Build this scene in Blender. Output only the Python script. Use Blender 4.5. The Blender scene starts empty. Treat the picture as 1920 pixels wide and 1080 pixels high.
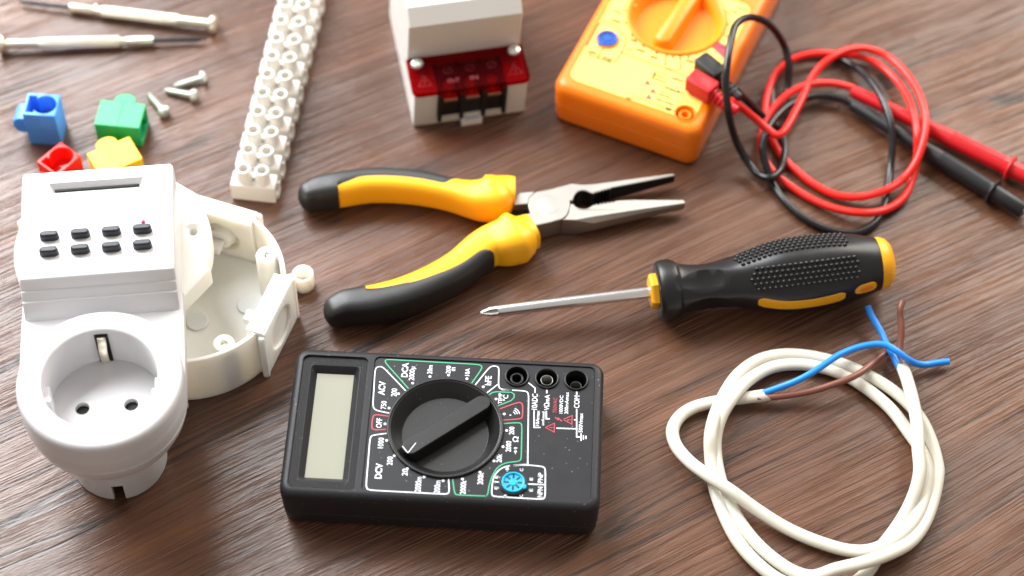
import bpy, bmesh, math, random
from mathutils import Vector, Matrix
random.seed(7)
S = 0.001                                   # meshes are written in millimetres
D = bpy.data
scene = bpy.context.scene
COL = scene.collection

# ------------------------------------------------------------------ camera
CAM_H, PITCH, ROLL, FPX = 749.85, 0.95068, 0.024765, 4000.0
_f = Vector((0, math.cos(PITCH), -math.sin(PITCH)))
_r = Vector((1, 0, 0)); _u = _r.cross(_f)
_c, _s = math.cos(ROLL), math.sin(ROLL)
CR = _c*_r + _s*_u; CU = -_s*_r + _c*_u; CF = _f
cam_data = D.cameras.new('camera')
cam = D.objects.new('camera', cam_data); COL.objects.link(cam)
rot = Matrix((CR, CU, -CF)).transposed()
cam.matrix_world = Matrix.Translation((0, 0, CAM_H*S)) @ rot.to_4x4()
cam_data.sensor_width = 36.0; cam_data.lens = 36.0*FPX/1920.0
cam_data.clip_start = 0.01; cam_data.clip_end = 50
cam_data.dof.use_dof = True; cam_data.dof.focus_distance = 0.868; cam_data.dof.aperture_fstop = 5.2
scene.camera = cam

def at(px, py, z=0.0):
    """point of the table scene (mm) seen at photo pixel px, py at height z above the table"""
    d = CR*((px-960)/FPX) + CU*((540-py)/FPX) + CF
    k = (z-CAM_H)/d.z
    return Vector((d.x*k, d.y*k, z))

# ------------------------------------------------------------------ world, lamps, exposure
w = D.worlds.new('World'); scene.world = w; w.use_nodes = True
bg = w.node_tree.nodes['Background']
bg.inputs[0].default_value = (1.0, 0.92, 0.83, 1); bg.inputs[1].default_value = 0.50
def area_lamp(name, loc, target, sx, sy, power, color):
    l = D.lights.new(name, 'AREA'); l.shape = 'RECTANGLE'; l.size = sx; l.size_y = sy; l.energy = power; l.color = color
    o = D.objects.new(name, l); COL.objects.link(o); o.location = loc
    o.rotation_euler = (Vector(target)-Vector(loc)).to_track_quat('-Z', 'Y').to_euler()
    return o
area_lamp('window_light', (-1.04, 1.52, 1.20), (-0.12, 0.62, 0), 1.3, 1.4, 100, (0.96, 0.98, 1.0))
area_lamp('second_window', (0.98, 1.72, 1.05), (0.10, 0.62, 0), 0.95, 1.2, 36, (1.0, 0.94, 0.86))
scene.view_settings.view_transform = 'Standard'
scene.view_settings.look = 'None'; scene.view_settings.gamma = 1.0
scene.view_settings.exposure = 0.0
scene.render.engine = 'CYCLES'

# ------------------------------------------------------------------ materials
def lin(c):
    return tuple((x/255/12.92 if x/255 <= .04045 else ((x/255+.055)/1.055)**2.4) for x in c)
def mat(name, rgb, rough=.4, metal=0., spec=.5, bevel=.3, vary=.06, grain=0.0, gscale=900, coat=0., sub=0., speck=0., speck_col=(.35, .34, .32, 1)):
    m = D.materials.new(name); m.use_nodes = True
    nt = m.node_tree; N = nt.nodes; L = nt.links
    b = N['Principled BSDF']
    c = lin(rgb)
    b.inputs['Metallic'].default_value = metal
    b.inputs['Specular IOR Level'].default_value = spec
    b.inputs['Coat Weight'].default_value = coat
    if sub:
        b.inputs['Subsurface Weight'].default_value = sub
        b.inputs['Subsurface Radius'].default_value = (.006, .0045, .0032)
        b.inputs['Subsurface Scale'].default_value = 1.0
    tc = N.new('ShaderNodeTexCoord')
    n1 = N.new('ShaderNodeTexNoise'); n1.inputs['Scale'].default_value = 60; n1.inputs['Detail'].default_value = 5
    L.new(tc.outputs['Object'], n1.inputs['Vector'])
    mx = N.new('ShaderNodeMix'); mx.data_type = 'RGBA'
    mx.inputs[6].default_value = (*[x*(1-vary) for x in c], 1); mx.inputs[7].default_value = (*[min(1, x*(1+vary)) for x in c], 1)
    L.new(n1.outputs['Fac'], mx.inputs[0])
    out = mx.outputs[2]
    if speck:
        v = N.new('ShaderNodeTexVoronoi'); v.inputs['Scale'].default_value = 420
        L.new(tc.outputs['Object'], v.inputs['Vector'])
        nm = N.new('ShaderNodeTexNoise'); nm.inputs['Scale'].default_value = 90
        L.new(tc.outputs['Object'], nm.inputs['Vector'])
        cr = N.new('ShaderNodeMath'); cr.operation = 'MULTIPLY_ADD'; cr.inputs[1].default_value = .22; cr.inputs[2].default_value = -.035
        L.new(nm.outputs['Fac'], cr.inputs[0])
        lt = N.new('ShaderNodeMath'); lt.operation = 'LESS_THAN'
        L.new(v.outputs['Distance'], lt.inputs[0]); L.new(cr.outputs[0], lt.inputs[1])
        mm = N.new('ShaderNodeMath'); mm.operation = 'MULTIPLY'; mm.inputs[1].default_value = speck
        L.new(lt.outputs[0], mm.inputs[0])
        m2 = N.new('ShaderNodeMix'); m2.data_type = 'RGBA'; m2.inputs[7].default_value = speck_col
        L.new(mm.outputs[0], m2.inputs[0]); L.new(out, m2.inputs[6]); out = m2.outputs[2]
    L.new(out, b.inputs['Base Color'])
    mr = N.new('ShaderNodeMapRange'); mr.inputs[3].default_value = rough*.85; mr.inputs[4].default_value = min(1, rough*1.15)
    n2 = N.new('ShaderNodeTexNoise'); n2.inputs['Scale'].default_value = 140; n2.inputs['Detail'].default_value = 6
    L.new(tc.outputs['Object'], n2.inputs['Vector']); L.new(n2.outputs['Fac'], mr.inputs[0]); L.new(mr.outputs[0], b.inputs['Roughness'])
    nrm = None
    if bevel:
        bv = N.new('ShaderNodeBevel'); bv.samples = 4; bv.inputs['Radius'].default_value = bevel*S; nrm = bv.outputs[0]
    if grain:
        n3 = N.new('ShaderNodeTexNoise'); n3.inputs['Scale'].default_value = gscale; n3.inputs['Detail'].default_value = 2
        L.new(tc.outputs['Object'], n3.inputs['Vector'])
        bp = N.new('ShaderNodeBump'); bp.inputs['Strength'].default_value = grain; bp.inputs['Distance'].default_value = .0003
        L.new(n3.outputs['Fac'], bp.inputs['Height'])
        if nrm: L.new(nrm, bp.inputs['Normal'])
        nrm = bp.outputs[0]
    if nrm: L.new(nrm, b.inputs['Normal'])
    return m

M = dict(
    meter_black=mat('meter_black_plastic', (33, 33, 36), .46, spec=.3, grain=.12, speck=.5, bevel=.5),
    meter_panel=mat('meter_panel', (27, 28, 32), .40, spec=.35, grain=.05, speck=.6, bevel=.1),
    dial_black=mat('dial_black', (15, 15, 16), .38, grain=.05, speck=.25, bevel=.4),
    deep_black=mat('deep_black', (5, 6, 6), .6, bevel=0),
    lcd=mat('lcd_grey_green', (146, 147, 133), .5, spec=.2, bevel=0, vary=.02),
    ink_white=mat('ink_white', (225, 230, 236), .5, bevel=0, vary=.03),
    ink_green=mat('ink_green', (52, 168, 122), .5, bevel=0),
    ink_red=mat('ink_red', (190, 62, 74), .5, bevel=0),
    ink_dark=mat('ink_dark', (28, 22, 14), .6, bevel=0),
    ink_pale_green=mat('ink_pale_green', (186, 200, 96), .6, bevel=0),
    cyan=mat('cyan_plastic', (30, 165, 215), .3, bevel=.2),
    blue_sock=mat('blue_socket_plastic', (30, 90, 190), .35, bevel=.2),
    orange=mat('orange_plastic', (255, 126, 2), .36, bevel=1.0, grain=.04, sub=.1),
    orange_dial=mat('orange_dial_plastic', (255, 140, 8), .38, bevel=.6, sub=.1),
    label_yellow=mat('yellow_label', (252, 218, 106), .42, bevel=.1, vary=.02),
    white=mat('white_plastic', (222, 222, 225), .32, bevel=.5, vary=.015, grain=.02, sub=.08),
    cream=mat('cream_plastic', (255, 248, 236), .42, bevel=.4, vary=.03, grain=.04, sub=.7),
    strip=mat('milky_plastic', (226, 222, 215), .35, bevel=.2, vary=.02, sub=.08),
    white_dimmed=mat('white_plastic_dimmed', (204, 203, 205), .34, bevel=.4, vary=.015, grain=.02, sub=.05),  # darker copy of the white plastic, lower exposure put into its colour
    din=mat('din_grey_white', (206, 203, 198), .4, bevel=.4, vary=.02, grain=.03),
    button=mat('button_rubber', (30, 32, 40), .4, bevel=.5),
    grip_black=mat('grip_black_rubber', (20, 21, 22), .48, spec=.7, bevel=.4, grain=.18, gscale=1600),
    grip_yellow=mat('grip_yellow_plastic', (250, 178, 14), .42, bevel=.5, vary=.03),
    driver_black=mat('driver_black_rubber', (18, 18, 20), .38, bevel=.4, grain=.1, gscale=1600),
    driver_yellow=mat('driver_yellow', (240, 168, 20), .36, bevel=.4),
    steel=mat('satin_steel', (174, 171, 166), .40, metal=1., bevel=.25, grain=.06, gscale=2500),
    steel_dark=mat('blackened_steel', (16, 15, 15), .4, metal=.3, bevel=.2),
    chrome=mat('chrome', (236, 236, 238), .24, metal=1., bevel=.2),
    nickel=mat('nickel_brass', (240, 232, 214), .38, metal=1., bevel=.25),
    contact=mat('contact_metal', (190, 172, 150), .25, metal=1., bevel=.2),
    zinc=mat('zinc_screw', (226, 234, 226), .36, metal=.85, bevel=.15),
    darkblade=mat('dark_blade', (58, 60, 66), .35, metal=.6, bevel=.2),
    cable_white=mat('ivory_cable', (206, 202, 188), .42, bevel=0, vary=.07, grain=.03, sub=.1, speck=.55, speck_col=(.16, .14, .11, 1)),
    wire_blue=mat('blue_wire', (30, 136, 232), .34, bevel=0),
    wire_brown=mat('brown_wire', (122, 75, 62), .36, bevel=0),
    copper=mat('copper', (200, 120, 80), .3, metal=1., bevel=0),
    lead_red=mat('red_lead', (232, 34, 24), .34, bevel=0, vary=.04),
    lead_black=mat('black_lead', (20, 20, 22), .26, bevel=0),
    plug_red=mat('red_plug', (216, 26, 34), .36, bevel=.5),
    plug_black=mat('black_plug', (22, 22, 25), .42, bevel=.4, grain=.05),
    b_blue=mat('block_blue', (70, 155, 246), .36, bevel=.4, vary=.05, sub=.1),
    b_green=mat('block_green', (24, 172, 104), .36, bevel=.4, vary=.05, sub=.1),
    b_red=mat('block_red', (236, 34, 28), .36, bevel=.4, vary=.05, sub=.1),
    b_yellow=mat('block_yellow', (255, 200, 8), .36, bevel=.4, vary=.05, sub=.1),
    led=mat('led_red', (190, 50, 70), .3, bevel=.2),
    term_black=mat('terminal_black', (18, 17, 17), .4, bevel=.25),
    etch=mat('etched_line', (140, 44, 50), .5, bevel=0),
)
def red_clear():
    m = D.materials.new('clear_red_cover'); m.use_nodes = True; nt = m.node_tree; N = nt.nodes; L = nt.links
    N.remove(N['Principled BSDF']); out = N['Material Output']
    t = N.new('ShaderNodeBsdfTransparent'); t.inputs[0].default_value = (.74, .03, .045, 1)
    d = N.new('ShaderNodeBsdfPrincipled'); d.inputs['Base Color'].default_value = (.16, .002, .006, 1); d.inputs['Roughness'].default_value = .12
    mx = N.new('ShaderNodeMixShader'); mx.inputs[0].default_value = .2
    n = N.new('ShaderNodeTexNoise'); n.inputs['Scale'].default_value = 200
    mr = N.new('ShaderNodeMapRange'); mr.inputs[3].default_value = .13; mr.inputs[4].default_value = .18
    L.new(n.outputs['Fac'], mr.inputs[0]); L.new(mr.outputs[0], mx.inputs[0])
    L.new(t.outputs[0], mx.inputs[1]); L.new(d.outputs[0], mx.inputs[2]); L.new(mx.outputs[0], out.inputs['Surface'])
    return m
M['red_clear'] = red_clear()

def wood():
    m = D.materials.new('brown_wood_laminate'); m.use_nodes = True; nt = m.node_tree; N = nt.nodes; L = nt.links
    b = N['Principled BSDF']; tc = N.new('ShaderNodeTexCoord')
    def math_(op, a, bb=None, c=None):
        n = N.new('ShaderNodeMath'); n.operation = op
        for i, v in enumerate((a, bb, c)):
            if v is None: continue
            if isinstance(v, (int, float)): n.inputs[i].default_value = v
            else: L.new(v, n.inputs[i])
        return n.outputs[0]
    mp = N.new('ShaderNodeMapping'); mp.inputs['Rotation'].default_value = (0, 0, math.radians(-30))
    L.new(tc.outputs['Object'], mp.inputs['Vector'])
    wn = N.new('ShaderNodeTexNoise'); wn.inputs['Scale'].default_value = 3.2; wn.inputs['Detail'].default_value = 1.5
    L.new(mp.outputs[0], wn.inputs['Vector'])
    wn2 = N.new('ShaderNodeTexNoise'); wn2.inputs['Scale'].default_value = 38; wn2.inputs['Detail'].default_value = 2
    L.new(mp.outputs[0], wn2.inputs['Vector'])
    sx = N.new('ShaderNodeSeparateXYZ'); L.new(mp.outputs[0], sx.inputs[0])
    y = math_('MULTIPLY_ADD', math_('SUBTRACT', wn.outputs['Fac'], .5), .030, sx.outputs[1])
    y = math_('MULTIPLY_ADD', math_('SUBTRACT', wn2.outputs['Fac'], .5), .0008, y)
    def streak(kx, ky, detail, rough=.55, off=0., dist=0.):
        c = N.new('ShaderNodeCombineXYZ')
        L.new(math_('MULTIPLY', sx.outputs[0], kx), c.inputs[0]); L.new(math_('MULTIPLY', y, ky), c.inputs[1]); c.inputs[2].default_value = off
        n = N.new('ShaderNodeTexNoise'); n.inputs['Scale'].default_value = 1; n.inputs['Detail'].default_value = detail
        n.inputs['Roughness'].default_value = rough; n.inputs['Distortion'].default_value = dist
        L.new(c.outputs[0], n.inputs['Vector']); return n.outputs['Fac']
    broad = streak(5, 40, 3, .5, 1.3); med = streak(8, 420, 4, .65, 4.1); fine = streak(26, 1900, 3, .7, 7.7)
    mix = math_('ADD', math_('ADD', math_('MULTIPLY', broad, .34), math_('MULTIPLY', med, .28)), math_('MULTIPLY', fine, .38))
    cr = N.new('ShaderNodeValToRGB'); e = cr.color_ramp.elements
    e[0].position = .32; e[0].color = (*lin((50, 29, 18)), 1); e[1].position = .70; e[1].color = (*lin((121, 81, 55)), 1)
    x = cr.color_ramp.elements.new(.50); x.color = (*lin((88, 55, 36)), 1)
    L.new(mix, cr.inputs[0])
    # long dark veins: thin bands where a stretched noise crosses a level, broken up by a second noise
    def vein_(kx, ky, lvl, w0, w1, off, m0, m1, moff):
        n = streak(kx, ky, 2.0, .5, off); band = math_('ABSOLUTE', math_('SUBTRACT', n, lvl))
        mr = N.new('ShaderNodeMapRange'); mr.inputs[1].default_value = w0; mr.inputs[2].default_value = w1; mr.inputs[3].default_value = 1; mr.inputs[4].default_value = 0
        L.new(band, mr.inputs[0]); brk = streak(7, 16, 2, .5, moff)
        mb = N.new('ShaderNodeMapRange'); mb.inputs[1].default_value = m0; mb.inputs[2].default_value = m1; L.new(brk, mb.inputs[0])
        return math_('MULTIPLY', mr.outputs[0], mb.outputs[0])
    thin = math_('MULTIPLY', vein_(1.8, 40, .52, .003, .012, 11., .48, .58, 15.), .85)
    wide = math_('MULTIPLY', vein_(1.3, 15, .57, .004, .014, 31., .50, .60, 35.), math_('ADD', math_('MULTIPLY', fine, 1.3), .1))
    tick = streak(18, 520, 2, .5, 21.)
    mt = N.new('ShaderNodeMapRange'); mt.inputs[1].default_value = .64; mt.inputs[2].default_value = .72; mt.inputs[4].default_value = .75; L.new(tick, mt.inputs[0])
    v = math_('MINIMUM', math_('MAXIMUM', math_('MAXIMUM', thin, wide), mt.outputs[0]), 1.0)
    mx = N.new('ShaderNodeMix'); mx.data_type = 'RGBA'; mx.inputs[7].default_value = (*lin((30, 22, 19)), 1)
    L.new(v, mx.inputs[0]); L.new(cr.outputs[0], mx.inputs[6]); L.new(mx.outputs[2], b.inputs['Base Color'])
    # relief of the grain: ridges and pores
    ridge = streak(9, 850, 2.5, .55, 3.3); pore = streak(190, 1700, 2, .5, 9.)
    patch = N.new('ShaderNodeTexNoise'); patch.inputs['Scale'].default_value = 22; patch.inputs['Detail'].default_value = 2
    L.new(mp.outputs[0], patch.inputs['Vector'])
    pm = N.new('ShaderNodeMapRange'); pm.inputs[1].default_value = .38; pm.inputs[2].default_value = .62; pm.inputs[3].default_value = .35; pm.inputs[4].default_value = 1
    L.new(patch.outputs['Fac'], pm.inputs[0])
    rs = N.new('ShaderNodeMapRange'); rs.interpolation_type = 'SMOOTHSTEP'; rs.inputs[1].default_value = .42; rs.inputs[2].default_value = .54; L.new(ridge, rs.inputs[0])
    hgt = math_('MULTIPLY', math_('ADD', math_('MULTIPLY', rs.outputs[0], .45), math_('MULTIPLY', pore, .35)), pm.outputs[0])
    hgt = math_('SUBTRACT', hgt, math_('MULTIPLY', v, .12))
    bp = N.new('ShaderNodeBump'); bp.inputs['Strength'].default_value = 1.0; bp.inputs['Distance'].default_value = .00060
    L.new(hgt, bp.inputs['Height']); L.new(bp.outputs[0], b.inputs['Normal'])
    rr = N.new('ShaderNodeMapRange'); rr.inputs[3].default_value = .25; rr.inputs[4].default_value = .40
    L.new(med, rr.inputs[0]); L.new(rr.outputs[0], b.inputs['Roughness'])
    b.inputs['Specular IOR Level'].default_value = .68
    return m
M['wood'] = wood()

# ------------------------------------------------------------------ mesh helpers
class MB:
    def __init__(self): self.v = []; self.f = []
    def add(self, vs, fs):
        o = len(self.v); self.v += [Vector(v) for v in vs]; self.f += [tuple(i+o for i in f) for f in fs]; return self
    def loft(self, loops, cap0=True, cap1=True, closed=True):
        n = len(loops[0]); vs = [p for l in loops for p in l]; fs = []
        for i in range(len(loops)-1):
            for j in range(n if closed else n-1):
                k = (j+1) % n
                fs.append((i*n+j, i*n+k, (i+1)*n+k, (i+1)*n+j))
        if cap0: fs.append(tuple(range(n-1, -1, -1)))
        if cap1: fs.append(tuple(range((len(loops)-1)*n, len(loops)*n)))
        return self.add(vs, fs)
    def box(self, x0, x1, y0, y1, z0, z1, fr=None):
        c = [Vector((x, y, z)) for z in (z0, z1) for x, y in ((x0, y0), (x1, y0), (x1, y1), (x0, y1))]
        if fr: c = [fr @ p for p in c]
        return self.loft([c[:4], c[4:]])
    def levels(self, loop2, lv, cap0=True, cap1=True):
        """loop2: function(inset) -> 2D loop; lv: [(z, inset)]"""
        return self.loft([[Vector((p[0], p[1], z)) for p in loop2(i)] for z, i in lv], cap0, cap1)
    def lathe(self, prof, origin=(0, 0, 0), axis=(0, 0, 1), n=32, xdir=None, close=False):
        A = Vector(axis).normalized(); X = Vector(xdir) if xdir else A.orthogonal(); X = (X-A*X.dot(A)).normalized(); Y = A.cross(X); O = Vector(origin)
        vs = []; idx = []
        for r, h in prof:
            if r < 1e-6: idx.append([len(vs)]*n); vs.append(O+A*h)
            else:
                idx.append(list(range(len(vs), len(vs)+n)))
                vs += [O+A*h+(X*math.cos(2*math.pi*i/n)+Y*math.sin(2*math.pi*i/n))*r for i in range(n)]
        fs = []
        pairs = list(zip(idx, idx[1:])) + ([(idx[-1], idx[0])] if close else [])
        for a, b in pairs:
            for j in range(n):
                k = (j+1) % n; q = []
                for t in (a[j], a[k], b[k], b[j]):
                    if t not in q: q.append(t)
                if len(q) > 2: fs.append(tuple(q))
        return self.add(vs, fs)
    def tube(self, pts, ra, rb=None, n=14, up=None, caps=True):
        """swept tube; ra across, rb along 'up' (keeps a flat section level)"""
        P = [Vector(p) for p in pts]; m = len(P); loops = []; prev = None
        for i in range(m):
            t = (P[min(i+1, m-1)]-P[max(i-1, 0)]).normalized()
            if up is not None:
                s = t.cross(Vector(up)).normalized(); q = s.cross(t)
            else:
                if prev is None: s = t.orthogonal().normalized()
                else: s = (prev-t*prev.dot(t)).normalized()
                prev = s; q = s.cross(t)
            a = ra(i/(m-1)) if callable(ra) else ra; b = a if rb is None else (rb(i/(m-1)) if callable(rb) else rb)
            loops.append([P[i]+s*(a*math.cos(2*math.pi*j/n))+q*(b*math.sin(2*math.pi*j/n)) for j in range(n)])
        return self.loft(loops, caps, caps)
    def prism(self, poly, z0, z1, ch=0.):
        lo = poly if not ch else inset(poly, ch)
        lv = [(z0, 1), (z0+ch, 0), (z1-ch, 0), (z1, 1)] if ch else [(z0, 0), (z1, 0)]
        return self.loft([[Vector((p[0], p[1], z)) for p in (lo if k else poly)] for z, k in lv])
    def dome(self, c, nrm, r, n=8, h=None):
        h = h or r
        return self.lathe([(r, 0), (r*.87, h*.5), (r*.5, h*.87), (0, h)], c, nrm, n)
    def xf(self, mtx): self.v = [mtx @ v for v in self.v]; return self

def inset(poly, d):
    n = len(poly); A = sum(poly[i][0]*poly[(i+1) % n][1]-poly[(i+1) % n][0]*poly[i][1] for i in range(n)); sg = 1 if A > 0 else -1
    out = []
    for i in range(n):
        p0, p1, p2 = (Vector(poly[(i+k) % n][:2]) for k in (-1, 0, 1))
        a = (p1-p0).normalized(); b = (p2-p1).normalized()
        na = Vector((-a.y, a.x)); nb = Vector((-b.y, b.x))
        q = p1+(na+nb)*(d*sg/max(.4, 1+na.dot(nb)))
        out.append((q.x, q.y))
    return out
def rrect(w_, h_, r, n=6, cx=0, cy=0):
    def loop(ins=0.):
        a, b = w_/2-ins, h_/2-ins; rr = max(.05, min(r-ins*.6, a-.01, b-.01)); o = []
        for k, (sx, sy) in enumerate(((1, 1), (-1, 1), (-1, -1), (1, -1))):
            for i in range(n+1):
                t = math.pi/2*(k+i/n); o.append((cx+sx*(a-rr)+rr*math.cos(t), cy+sy*(b-rr)+rr*math.sin(t)))
        return o
    return loop
def circ(r, n=40, cx=0, cy=0):
    return lambda ins=0.: [(cx+(r-ins)*math.cos(2*math.pi*i/n), cy+(r-ins)*math.sin(2*math.pi*i/n)) for i in range(n)]
def spline(pts, k=8, closed=False):
    P = [Vector(p) for p in pts]; n = len(P); out = []
    for i in range(n-1):
        p0 = P[max(i-1, 0)]; p1 = P[i]; p2 = P[i+1]; p3 = P[min(i+2, n-1)]
        d1 = max((p1-p0).length, 1e-6)**.5; d2 = max((p2-p1).length, 1e-6)**.5; d3 = max((p3-p2).length, 1e-6)**.5
        m1 = (p2-p1) if p0 == p1 else ((p1-p0)/d1-(p2-p0)/(d1+d2)+(p2-p1)/d2)*d2
        m2 = (p2-p1) if p3 == p2 else ((p2-p1)/d2-(p3-p1)/(d2+d3)+(p3-p2)/d3)*d2
        for j in range(k):
            t = j/k; t2 = t*t; t3 = t2*t
            out.append(p1*(2*t3-3*t2+1)+m1*(t3-2*t2+t)+p2*(-2*t3+3*t2)+m2*(t3-t2))
    out.append(P[-1]); return out

def thing(name, label, cat, loc=(0, 0, 0), rotz=0., group=None):
    o = D.objects.new(name, None); COL.objects.link(o); o.empty_display_size = .01
    o.location = Vector(loc)*S; o.rotation_euler = (0, 0, rotz); o['label'] = label; o['category'] = cat
    if group: o['group'] = group
    o['_'] = 0; del o['_']
    return o
def inv(o):                                 # world mm -> the thing's own mm
    return (Matrix.Translation(o.location/S) @ o.rotation_euler.to_matrix().to_4x4()).inverted()
def to_mesh(name, mb):
    me = D.meshes.new(name); me.from_pydata([tuple(v) for v in mb.v], [], mb.f)
    bm = bmesh.new(); bm.from_mesh(me); bmesh.ops.remove_doubles(bm, verts=bm.verts, dist=1e-4); bmesh.ops.recalc_face_normals(bm, faces=bm.faces); bm.to_mesh(me); bm.free()
    return me
def boolean(me, mb, op):
    a = D.objects.new('tmp_a', me); b = D.objects.new('tmp_b', to_mesh('tmp', mb)); COL.objects.link(a); COL.objects.link(b)
    md = a.modifiers.new('b', 'BOOLEAN'); md.object = b; md.operation = op; md.solver = 'EXACT'
    dg = bpy.context.evaluated_depsgraph_get(); dg.update()
    r = D.meshes.new_from_object(a.evaluated_get(dg)); n = me.name
    D.objects.remove(a); D.objects.remove(b); D.meshes.remove(me); r.name = n
    return r
def part(name, mb, m, parent=None, world=None, cuts=(), unions=(), smooth=35, label=None, kind=None):
    if world is not None:
        mt = inv(world); mb.xf(mt)
        for c in list(cuts)+list(unions): c.xf(mt)
    me = to_mesh(name, mb)
    for c in unions: me = boolean(me, c, 'UNION')
    for c in cuts: me = boolean(me, c, 'DIFFERENCE')
    me.transform(Matrix.Scale(S, 4))
    for p in me.polygons: p.use_smooth = smooth > 0
    if smooth > 0: me.set_sharp_from_angle(angle=math.radians(smooth))
    me.materials.clear(); me.materials.append(M[m])
    o = D.objects.new(name, me); COL.objects.link(o)
    if parent: o.parent = parent
    if label: o['label'] = label
    if name.endswith('_print') or name == 'etched_marks': kind = 'stuff'      # fine lettering
    if kind: o['kind'] = kind
    return o
def copy_tree(o, parent=None):
    c = o.copy(); COL.objects.link(c)
    if parent: c.parent = parent
    for ch in [k for k in o.children]: copy_tree(ch, c)
    return c

# printed lettering and lines, as thin flat meshes
_tc = {}
def text_geo(s, bold):
    if (s, bold) not in _tc:
        cu = D.curves.new('t', 'FONT'); cu.body = s; cu.resolution_u = 3; cu.offset = bold
        o = D.objects.new('t', cu); COL.objects.link(o)
        dg = bpy.context.evaluated_depsgraph_get(); dg.update()
        me = o.evaluated_get(dg).to_mesh()
        vs = [(v.co.x, v.co.y) for v in me.vertices]; fs = [tuple(p.vertices) for p in me.polygons]
        o.evaluated_get(dg).to_mesh_clear(); D.objects.remove(o); D.curves.remove(cu)
        xs = [v[0] for v in vs]; ys = [v[1] for v in vs]
        x0, x1, y0, y1 = min(xs), max(xs), min(ys), max(ys)
        _tc[(s, bold)] = ([((x-x0)/(x1-x0)-.5, (y-y0)/(y1-y0)-.5) for x, y in vs], fs)
    return _tc[(s, bold)]
def text(mb, s, c, dirx, diry, w_, h_, z, bold=.018):
    vs, fs = text_geo(s, bold); c = Vector(c); X = Vector(dirx); Y = Vector(diry)
    mb.add([(*(c+X*(a*w_)+Y*(b*h_)), z) for a, b in vs], fs)
def stroke(mb, pts, w_, z, rnd=2, closed=False):
    P = [Vector(p) for p in pts]
    for _ in range(rnd):
        Q = [P[0]]
        for i in range(len(P)-1):
            a, b = P[i], P[i+1]; L_ = (b-a).length; k = min(.25, 1.2/max(L_, .01))
            if i > 0: Q.append(a.lerp(b, k))
            if i < len(P)-2: Q.append(a.lerp(b, 1-k))
        Q.append(P[-1]); P = Q
    vs = []
    n = len(P)
    for i in range(n):
        a = (P[i]-P[i-1]).normalized() if i else (P[1]-P[0]).normalized()
        b = (P[i+1]-P[i]).normalized() if i < n-1 else a
        t = (a+b); t = t.normalized() if t.length > 1e-6 else a
        k = w_/2/max(.5, t.dot(a)); nn = Vector((-t.y, t.x))*k
        vs += [(*(P[i]+nn), z), (*(P[i]-nn), z)]
    mb.add(vs, [(2*i, 2*i+1, 2*i+3, 2*i+2) for i in range(n-1)])
def dot(mb, c, r, z): mb.add([(c[0]+r*math.cos(i*.6283), c[1]+r*math.sin(i*.6283), z) for i in range(10)], [tuple(range(10))])

# ------------------------------------------------------------------ the table
tb = MB(); tb.levels(rrect(1500, 1300, 8, 4, 0, 620), [(-24, 0), (-1, 0), (0, 1)])
o = part('table', tb, 'wood', smooth=20); o['kind'] = 'structure'

# ------------------------------------------------------------------ black multimeter
A1 = -0.02919; C1 = (-25.47, 449.54, 0)
def z4(x, y): return (680+x/3.725, 650+y/3.725)
def z5(x, y): return (900+x/3.725, 670+y/3.725)
def z3(x, y): return (510+x/2.919, 640+y/2.919)
PZ = 23.75                                   # printed face of both meters
def plug_socket(parent, c, z, ring, disc, m_dark, tab):
    b = MB(); b.lathe([(4.7, -.6), (4.7, .55), (5.1, .85), (5.6, .6), (5.7, -.6)], (*c, z), n=40, close=True); part('socket_ring', b, ring, parent)
    b = MB(); b.lathe([(0, -.5), (4.65, -.5), (4.65, 1.1), (4.4, 1.35), (3.9, 1.3), (3.7, .75), (1.5, .75), (1.4, 1.0), (0, 1.0)], (*c, z), n=40)
    t = MB(); ct = math.cos(tab); st = math.sin(tab)
    t.lathe([(0, -.5), (1.15, -.5), (1.15, 1.0), (.9, 1.25), (0, 1.3)], (c[0]+ct*4.6, c[1]+st*4.6, z), n=16)
    cuts = []
    s = part('transistor_socket', b, disc, parent, unions=[t])
    for i in range(8):
        fr = Matrix.Translation((*c, z)) @ Matrix.Rotation(i*math.pi/4+tab+.39, 4, 'Z')
        k = MB(); k.box(1.7, 3.5, -.38, .38, .5, .79, fr); part('pin_slot', k, m_dark, s, smooth=0)
    return s

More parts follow.
